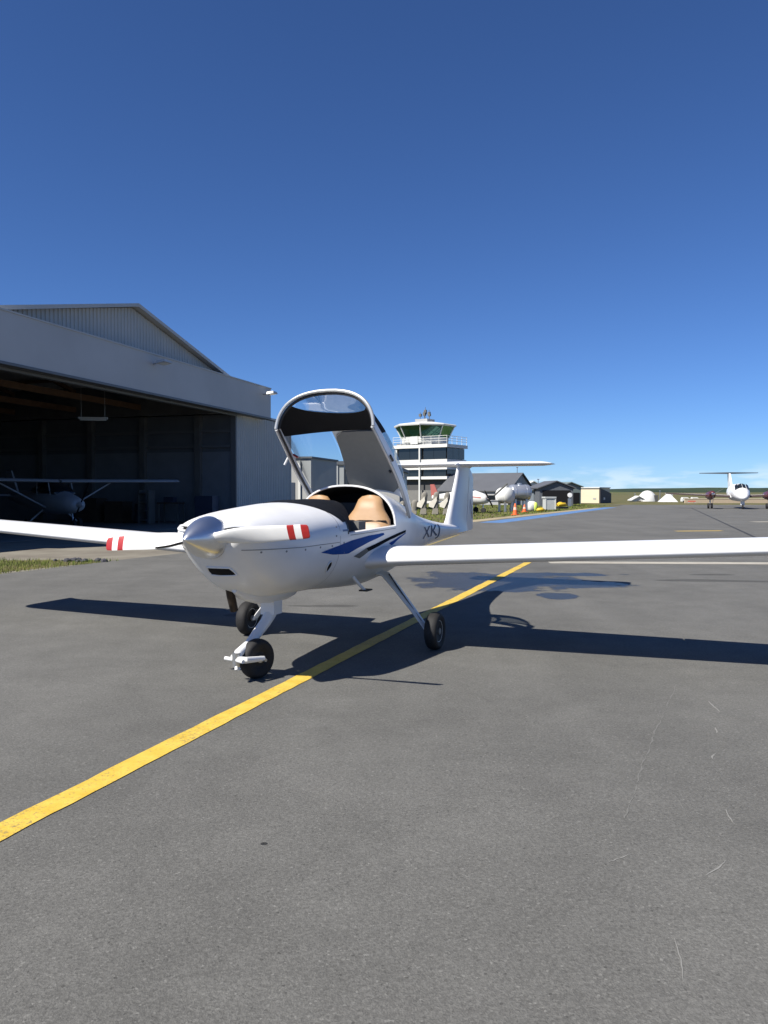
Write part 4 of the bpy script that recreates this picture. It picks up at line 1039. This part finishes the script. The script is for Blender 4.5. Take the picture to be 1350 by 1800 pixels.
# ---- traffic cones
orange = M('cone_orange', (.75, .13, .03), .5)
for u, d, h_, lab in ((905.5, 48.5, .74, 'tall orange traffic cone at the edge of the blue line'), (922, 56, .55, 'smaller orange cone farther back beside the silver tank')):
    r = empty('traffic_cone', (PX(u, d), d, 0), R(20), lab, 'cone', 'orange traffic cones by the blue line')
    MB().box(-.2, .2, -.2, .2, 0, .04).build('base', orange, r)
    MB().lathe([(.15, .04), (.115, h_*.45)], (0, 0, 0), (0, 0, 1), 16).build('cone', orange, r, True); MB().lathe([(.1155, h_*.45), (.085, h_*.68)], (0, 0, 0), (0, 0, 1), 16).build('reflective_sleeve', M('sleeve', (.75, .45, .33), .4) if u < 910 else bpy.data.materials['sleeve'], r, True)
    MB().lathe([(.085, h_*.68), (.04, h_*.97), (.02, h_)], (0, 0, 0), (0, 0, 1), 16).build('cone_tip', orange, r, True)
# ---- pale bin, lime tote, yellow roller, round lamp post
BNd = 62
BN = empty('waste_bin', (PX(965, BNd), BNd, 0), R(8), 'pale grey lidded bin standing by the blue line', 'bin')
binm = M('bin_grey', (.42, .44, .43), .6, var=.08, vscale=3)
MB().prism([(-.40, -.36), (.40, -.36), (.40, .36), (-.40, .36)], .06, .95).build('body', binm, BN)
MB().box(-.46, .46, -.42, .42, .95, 1.08).build('lid', binm, BN)
for x in (-.4, .4): MB().box(x-.04, x+.04, -.395, -.36, .08, .93).build('corner_rib', twhite, BN)
for x in (-.3, .3): MB().lathe([(.02, -.04), (.07, -.03), (.07, .03), (.02, .04)], (x, -.3, .05), (1, 0, 0), 10).build('castor', rubber, BN)
LTd = 60
LT = empty('lime_tote_bag', (PX(935, LTd), LTd, 0), R(15), 'white and lime bulk bag between the cones and the bin', 'bulk bag')
MB().loft([[Vector((.34*w*math.copysign(abs(math.cos(t))**.6, math.cos(t)), .34*w*math.copysign(abs(math.sin(t))**.6, math.sin(t)), z)) for t in [2*math.pi*k/16 for k in range(16)]] for z, w in ((0, .8), (.12, 1.05), (.4, 1.1), (.62, .9), (.74, .5))]).build('bag', twhite, LT, True, 60)
MB().loft([[Vector((.16+.22*w*math.cos(t), -.24+.2*w*math.sin(t), z)) for t in [2*math.pi*k/12 for k in range(12)]] for z, w in ((.02, .7), (.2, 1.0), (.5, .9), (.66, .4))]).build('lime_cover', M('lime_cover', (.55, .68, .12), .6), LT, True, 60)
YRd = 66
YR = empty('yellow_plate_compactor', (PX(987, YRd), YRd, 0), R(25), 'low yellow and black machine right of the pale bin', 'machine')
yel = M('machine_yellow', (.60, .40, .03), .5)
MB().box(-.5, .5, -.3, .3, .05, .2).build('base_plate', black, YR); MB().loft([ring(-.42, .25, .1, .38), ring(-.2, .3, .2, .42), ring(.25, .3, .18, .42), ring(.42, .2, .08, .36)]).build('hood', yel, YR, True, 50)
MB().tube([(-.4, 0, .3), (-.7, 0, .6), (-.8, 0, .75)], .03, 6).build('handle', black, YR); MB().box(-.1, .2, -.2, .2, .58, .68).build('engine', black, YR)
YSd = 58
YS = empty('yellow_sand_bag', (PX(950, YSd), YSd, 0), R(5), 'small yellow sack lying just left of the pale bin', 'sack')
MB().loft([ring(-.3, .08, .05, .1), ring(-.2, .2, .13, .13), ring(.15, .22, .15, .15), ring(.3, .08, .06, .12)]).build('sack', yel, YS, True, 60)
MB().tube([(.28, 0, .12), (.36, 0, .16)], .04, 6).build('tied_neck', yel, YS)
LPd = 80
LP = empty('round_sign_post', (PX(1001, LPd), LPd, 0), 0, 'white round disc on grey post in front of the green shed', 'sign')
MB().box(-.17, .17, -.1, .1, 0, .8).build('post', metal, LP); MB().lathe([(.02, 0), (.24, .01), (.24, .05), (.02, .06)], (0, -.12, 1.15), (0, -1, 0), 18).build('disc', whitep, LP); MB().box(-.05, .05, -.08, .02, .8, 1.2).build('neck', metal, LP)
for u, d, vt_, lab in ((946, 90, 842, 'thin grey mast between the white shed and the blue-grey shelter'), (909, 97, 821, 'thin dark mast above the grey hangar ridge'), (1116, 128, 867, 'thin pale pole left of the white dome'), (1160, 122, 862, 'taller pole between the dome and the white tent')):
    h_ = PZ(vt_, d); p = empty('mast', (PX(u, d), d, 0), 0, lab, 'mast', 'thin masts along the horizon')
    MB().tube([(0, 0, 0), (0, 0, h_)], [.07, .04], 6).build('pole', metal, p); MB().box(-.12, .12, -.04, .04, h_-.1, h_).build('head', metal, p); MB().box(-.15, .15, -.15, .15, 0, .25).build('foot', greywall, p)
# ---- far side of the apron, right
DMd = 125
DM = empty('white_dome_shelter', (PX(1138, DMd), DMd, 0), R(10), 'white dome shelter on the far grass', 'dome')
MB().loft([[Vector((1.5*math.cos(2*math.pi*k/20)*math.cos(p), 1.5*math.sin(2*math.pi*k/20)*math.cos(p), 1.75*math.sin(p))) for k in range(20)] for p in [R(x) for x in (0, 20, 40, 60, 75, 88)]]).build('dome', twhite, DM, True, 60)
BX('doorway', darkin, DM, .45, 1.1, -1.35, -.9, 0, 1.0)
WTd = 118
WTt = empty('white_tent', (PX(1175, WTd), WTd, 0), R(0), 'white peaked tent beside the tall pole on the far grass', 'tent')
MB().add([(-1.3, -1, 0), (1.1, -1, 0), (1.1, 1, 0), (-1.3, 1, 0), (-.3, 0, PZ(868, WTd)), (.3, 0, PZ(869, WTd))], [(0,1,5,4), (1,2,5), (2,3,4,5), (3,0,4), (0,3,2,1)]).build('canvas', twhite, WTt)
BX('tent_box', greywall, WTt, .45, .9, .6, 1.3, 0, 1.3)
WSh = shed('white_hut', 1123, 124, 2.0, 1.6, PZ(879, 124), PZ(873, 124), R(0), twhite, twhite, 'small white hut just left of the dome', 'hut')
BX('door', darkin, WSh, -.3, .3, -.03, -.004, 0, .0+.15)
for u, lab in ((1205, 'left one of two white vehicles on the far grass'), (1222, 'right one of two white vehicles on the far grass')):
    d = 112; v_ = empty('parked_van', (PX(u, d), d, 0), 0, lab, 'van', 'white vehicles on the far grass')
    MB().add([(-.62,-.35,.14),(.62,-.35,.14),(.62,.35,.14),(-.62,.35,.14),(-.6,-.33,.5),(.45,-.33,.5),(.45,.33,.5),(-.6,.33,.5),(-.5,-.28,.74),(.22,-.28,.74),(.22,.28,.74),(-.5,.28,.74)],
             [(0,3,2,1),(0,1,5,4),(1,2,6,5),(2,3,7,6),(3,0,4,7),(4,5,9,8),(5,6,10,9),(6,7,11,10),(7,4,8,11),(8,9,10,11)]).build('body', twhite, v_)
    MB().box(-.45, .2, -.345, -.335, .52, .62).build('side_window', dkglass, v_)
    for x in (-.36, .36): MB().lathe([(.03, -.06), (.14, -.05), (.14, .05), (.03, .06)], (x, -.32, .14), (0, 1, 0), 12).build('wheel', rubber, v_)
BRr = empty('red_barrier', (PX(1216, 105), 105, 0), 0, 'low red and pale barrier in front of the white vehicles', 'barrier')
BX('rail', M('barrier_red', (.5, .12, .08), .6), BRr, -.5, .5, -.05, .05, .15, .32); BX('foot', greywall, BRr, -.45, -.35, -.15, .15, 0, .15); BX('foot', greywall, BRr, .35, .45, -.15, .15, 0, .15)
LWd = 106
LW = empty('low_earth_wall', (PX(1260, LWd), LWd, 0), R(3), 'low tan wall behind the twin propeller aircraft', 'wall')
MB().box(-4.4, 8, 0, .3, -.02, .55).build('wall', M('tan_block', (.42, .34, .24), .8, var=.1), LW); MB().box(-4.45, 8.05, -.04, .34, .55, .62).build('coping', creamw, LW)
# ---- twin-engine T-tail aircraft parked at the right
TD = 66
TA = empty('twin_propeller_aircraft', (PX(1312, TD), TD+1.0, 0), R(-90-16), 'white twin-engine T-tail turboprop parked at the right edge', 'aircraft')
maroon = M('maroon_nacelle', (.10, .022, .022), .35)
MB().loft([ring(1.9, .05, .05, 1.0), ring(1.75, .25, .22, 1.02), ring(1.3, .45, .40, 1.1), ring(.7, .6, .56, 1.22), ring(0, .70, .74, 1.38), ring(-1.2, .72, .78, 1.42), ring(-3.5, .70, .75, 1.42), ring(-5.2, .45, .5, 1.5), ring(-7.0, .12, .16, 1.7)]).build('fuselage', white, TA, True, 60)
for s_ in (1, -1):
    for y0, y1 in ((.03, .30), (.33, .56)):
        MB().add([(.62, s_*y0, 1.86-y0*.1), (.58-y1*.1, s_*y1, 1.80-y1*.32), (.04, s_*(y1-.03), 2.16-y1*.32), (.07, s_*y0, 2.16-y0*.1), (.67, s_*y0, 1.90-y0*.1), (.63-y1*.1, s_*y1, 1.84-y1*.32), (.08, s_*(y1-.03), 2.20-y1*.32), (.11, s_*y0, 2.20-y0*.1)],
                 [(0,1,2,3),(4,5,6,7),(0,1,5,4),(1,2,6,5),(2,3,7,6),(3,0,4,7)]).build('windscreen_pane', dkglass, TA)
    MB().add([(-1.2, s_*.5, .98), (-1.3, s_*6.0, 1.30), (-2.1, s_*6.0, 1.30), (-2.9, s_*.5, .98), (-1.3, s_*.5, 1.18), (-1.4, s_*6.0, 1.38), (-2.1, s_*6.0, 1.36), (-2.9, s_*.5, 1.08)],
             [(0,1,2,3),(4,5,6,7),(0,1,5,4),(1,2,6,5),(2,3,7,6),(3,0,4,7)]).build('wing', white, TA)
    MB().add([(-1.17, s_*.72, .99), (-1.27, s_*6.0, 1.30), (-1.35, s_*6.0, 1.29), (-1.5, s_*.72, .975), (-1.17, s_*.72, 1.15), (-1.27, s_*6.0, 1.385), (-1.5, s_*6.0, 1.39), (-1.4, s_*.72, 1.195)], [(0,1,2,3),(4,5,6,7),(0,1,5,4),(1,2,6,5),(2,3,7,6),(3,0,4,7)]).build('wing_shade_strip', M('wing_shade_brown', (.06, .04, .038), .6) if s_ == 1 else bpy.data.materials['wing_shade_brown'], TA)  # added dark brown strip: shade of the wing's lower side put into colour
    NC = MB().loft([[Vector((p.x, p.y+s_*2.35, p.z)) for p in ring(a, w, h_, zc)] for a, w, h_, zc in ((.95, .14, .16, 1.28), (.8, .24, .28, 1.25), (.2, .30, .36, 1.2), (-1.0, .34, .40, 1.15), (-2.4, .28, .30, 1.15), (-3.3, .06, .08, 1.2))]).build('nacelle', maroon, TA, True, 60)
    MB().lathe([(.14, .95), (.12, 1.1), (.05, 1.25), (.01, 1.3)], (0, s_*2.35, 1.28), (1, 0, 0), 12).build('spinner', chrome, NC, True)
    for k in range(3):
        t = k*2.094+.5; MB().tube([(1.08, s_*2.35, 1.28), (1.08, s_*2.35+.5*math.cos(t), 1.28+.5*math.sin(t)), (1.07, s_*2.35+.95*math.cos(t), 1.28+.95*math.sin(t))], [.05, .085, .03], 6, .3).build('propeller_blade', darkin, NC, True)
    MB().tube([(-1.0, s_*2.35, .9), (-1.0, s_*2.35, .3)], .06, 8).build('main_leg', metal, TA)
    for dy in (-.14, .14): MB().lathe([(.1, -.08), (.24, -.07), (.24, .07), (.1, .08)], (-1.0, s_*2.35+dy, .24), (0, 1, 0), 16).build('wheel', rubber, TA)
MB().tube([(.9, 0, .9), (.95, 0, .25)], .05, 8).build('nose_leg', whitep, TA); MB().lathe([(.08, -.06), (.2, -.05), (.2, .05), (.08, .06)], (.95, 0, .2), (0, 1, 0), 16).build('wheel', rubber, TA)
MB().box(.78, .86, -.16, .16, .35, .85).build('gear_door', white, TA)
MB().add([(-5.2, -.09, 1.8), (-7.1, -.07, 1.75), (-7.7, -.06, 3.2), (-6.6, -.08, 3.2), (-5.2, .09, 1.8), (-7.1, .07, 1.75), (-7.7, .06, 3.2), (-6.6, .08, 3.2)], [(0,1,2,3),(4,5,6,7),(0,1,5,4),(1,2,6,5),(2,3,7,6),(3,0,4,7)]).build('tail_fin', white, TA)
for s_ in (1, -1):
    MB().add([(-6.6, s_*.05, 3.18), (-7.2, s_*2.55, 3.24), (-7.8, s_*2.55, 3.24), (-7.8, s_*.05, 3.18), (-6.6, s_*.05, 3.32), (-7.2, s_*2.55, 3.29), (-7.8, s_*2.55, 3.29), (-7.8, s_*.05, 3.30)],
             [(0,1,2,3),(4,5,6,7),(0,1,5,4),(1,2,6,5),(2,3,7,6),(3,0,4,7)]).build('horizontal_stabilizer', M('stab_dark_grey', (.05, .055, .065), .5) if s_ == 1 else bpy.data.materials['stab_dark_grey'], TA)  # whole stabilizer in one even dark grey

# ================================================================== INSIDE THE HANGAR
HA = empty('high_wing_aircraft', (PX(100, 29.5), 29.5, .004), R(-42), 'high-wing light aircraft with strut-braced wing parked inside the dark hangar', 'light aircraft')
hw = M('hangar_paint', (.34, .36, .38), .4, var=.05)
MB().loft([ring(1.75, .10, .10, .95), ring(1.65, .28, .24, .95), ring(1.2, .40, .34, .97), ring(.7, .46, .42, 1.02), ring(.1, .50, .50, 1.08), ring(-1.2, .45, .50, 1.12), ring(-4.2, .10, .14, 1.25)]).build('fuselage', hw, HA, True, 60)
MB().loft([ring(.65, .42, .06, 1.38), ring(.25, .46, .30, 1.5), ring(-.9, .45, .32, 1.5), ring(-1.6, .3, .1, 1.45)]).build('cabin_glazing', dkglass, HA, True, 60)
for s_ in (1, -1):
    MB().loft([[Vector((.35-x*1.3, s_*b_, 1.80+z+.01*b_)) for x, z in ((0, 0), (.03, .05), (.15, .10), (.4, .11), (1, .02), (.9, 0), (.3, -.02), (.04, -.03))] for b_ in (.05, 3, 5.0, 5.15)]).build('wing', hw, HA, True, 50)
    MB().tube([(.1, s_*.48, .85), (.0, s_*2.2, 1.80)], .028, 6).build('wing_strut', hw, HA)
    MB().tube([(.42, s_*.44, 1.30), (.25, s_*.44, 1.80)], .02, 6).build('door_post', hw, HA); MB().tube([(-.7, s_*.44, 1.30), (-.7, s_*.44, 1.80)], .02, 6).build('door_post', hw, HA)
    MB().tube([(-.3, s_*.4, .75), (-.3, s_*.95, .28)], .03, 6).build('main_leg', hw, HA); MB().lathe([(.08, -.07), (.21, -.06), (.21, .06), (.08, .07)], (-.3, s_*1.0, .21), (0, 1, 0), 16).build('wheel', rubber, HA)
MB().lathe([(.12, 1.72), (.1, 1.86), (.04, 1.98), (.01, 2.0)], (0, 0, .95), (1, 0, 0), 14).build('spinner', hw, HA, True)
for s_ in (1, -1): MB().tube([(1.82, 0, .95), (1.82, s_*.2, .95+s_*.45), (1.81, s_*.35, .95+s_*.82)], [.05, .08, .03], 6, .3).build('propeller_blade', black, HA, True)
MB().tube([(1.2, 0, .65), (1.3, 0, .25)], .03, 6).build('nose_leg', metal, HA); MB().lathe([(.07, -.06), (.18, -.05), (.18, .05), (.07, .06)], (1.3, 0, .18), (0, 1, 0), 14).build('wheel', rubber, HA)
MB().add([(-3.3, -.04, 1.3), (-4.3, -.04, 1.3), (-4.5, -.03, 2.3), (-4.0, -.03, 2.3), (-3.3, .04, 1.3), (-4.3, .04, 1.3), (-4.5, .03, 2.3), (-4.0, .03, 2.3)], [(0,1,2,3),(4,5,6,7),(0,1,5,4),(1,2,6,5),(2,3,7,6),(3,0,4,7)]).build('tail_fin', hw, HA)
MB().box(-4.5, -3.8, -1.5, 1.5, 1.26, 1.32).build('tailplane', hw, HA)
# things stored along the far side wall (local hangar coordinates -> world)
HGm = Matrix.Translation(Vector((-16.25, 4.96, 0))) @ Matrix.Rotation(math.atan2(.956, .292), 4, 'Z')
def hp(s_, q_): return HGm @ Vector((s_, q_, .004))
cabm = M('dark_blue_steel', (.035, .045, .075), .5, var=.1); crm = M('dark_crate_wood', (.07, .05, .035), .8, var=.2, vscale=5)
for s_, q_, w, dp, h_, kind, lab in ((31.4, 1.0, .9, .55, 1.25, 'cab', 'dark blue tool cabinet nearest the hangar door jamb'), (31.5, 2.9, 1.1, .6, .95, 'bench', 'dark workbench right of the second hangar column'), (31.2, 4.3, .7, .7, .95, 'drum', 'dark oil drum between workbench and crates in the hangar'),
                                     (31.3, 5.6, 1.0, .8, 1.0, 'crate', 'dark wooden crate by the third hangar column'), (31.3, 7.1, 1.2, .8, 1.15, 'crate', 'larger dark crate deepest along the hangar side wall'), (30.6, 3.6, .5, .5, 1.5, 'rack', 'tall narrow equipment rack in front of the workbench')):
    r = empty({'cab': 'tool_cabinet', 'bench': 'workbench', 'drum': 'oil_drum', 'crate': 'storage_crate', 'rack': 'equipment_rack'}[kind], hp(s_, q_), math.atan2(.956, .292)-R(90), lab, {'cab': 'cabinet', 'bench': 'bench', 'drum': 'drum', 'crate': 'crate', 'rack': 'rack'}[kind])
    if kind == 'cab':
        MB().box(-w/2, w/2, -dp/2, dp/2, .08, h_).build('carcass', cabm, r)
        for k in range(5): MB().box(-w/2+.03, w/2-.03, dp/2, dp/2+.02, .12+k*.22, .31+k*.22).build('drawer', cabm, r)
    elif kind == 'bench':
        MB().box(-w/2, w/2, -dp/2, dp/2, h_-.06, h_).build('top', crm, r)
        for x in (-w/2+.05, w/2-.05):
            for y in (-dp/2+.05, dp/2-.05): MB().box(x-.03, x+.03, y-.03, y+.03, 0, h_-.06).build('leg', darkin, r)
        MB().box(-.3, .2, -.15, .15, h_, h_+.25).build('tool_box', cabm, r)
    elif kind == 'drum':
        MB().lathe([(.28, 0), (.29, .02), (.28, .3), (.295, .32), (.28, .34), (.28, .6), (.295, .62), (.28, .64), (.28, .86), (.29, .88), (.27, .88)], (0, 0, 0), (0, 0, 1), 22).build('barrel', cabm, r, True, 40); MB().lathe([(.03, .86), (.03, .9)], (.12, .1, 0), (0, 0, 1), 8).build('bung', metal, r)
    elif kind == 'crate':
        MB().box(-w/2+.03, w/2-.03, -dp/2+.03, dp/2-.03, .02, h_-.02).build('panel', crm, r)
        for z in (.06, h_*.5, h_-.06): MB().box(-w/2, w/2, -dp/2, dp/2, z-.05, z+.05).build('batten', crm, r)
    else:
        for x in (-w/2, w/2): MB().box(x-.03, x+.03, -.25, .25, 0, h_).build('upright', darkin, r)
        for k in range(4): MB().box(-w/2+.03, w/2-.03, -.25, .25, .15+k*.4, .19+k*.4).build('shelf', darkin, r)
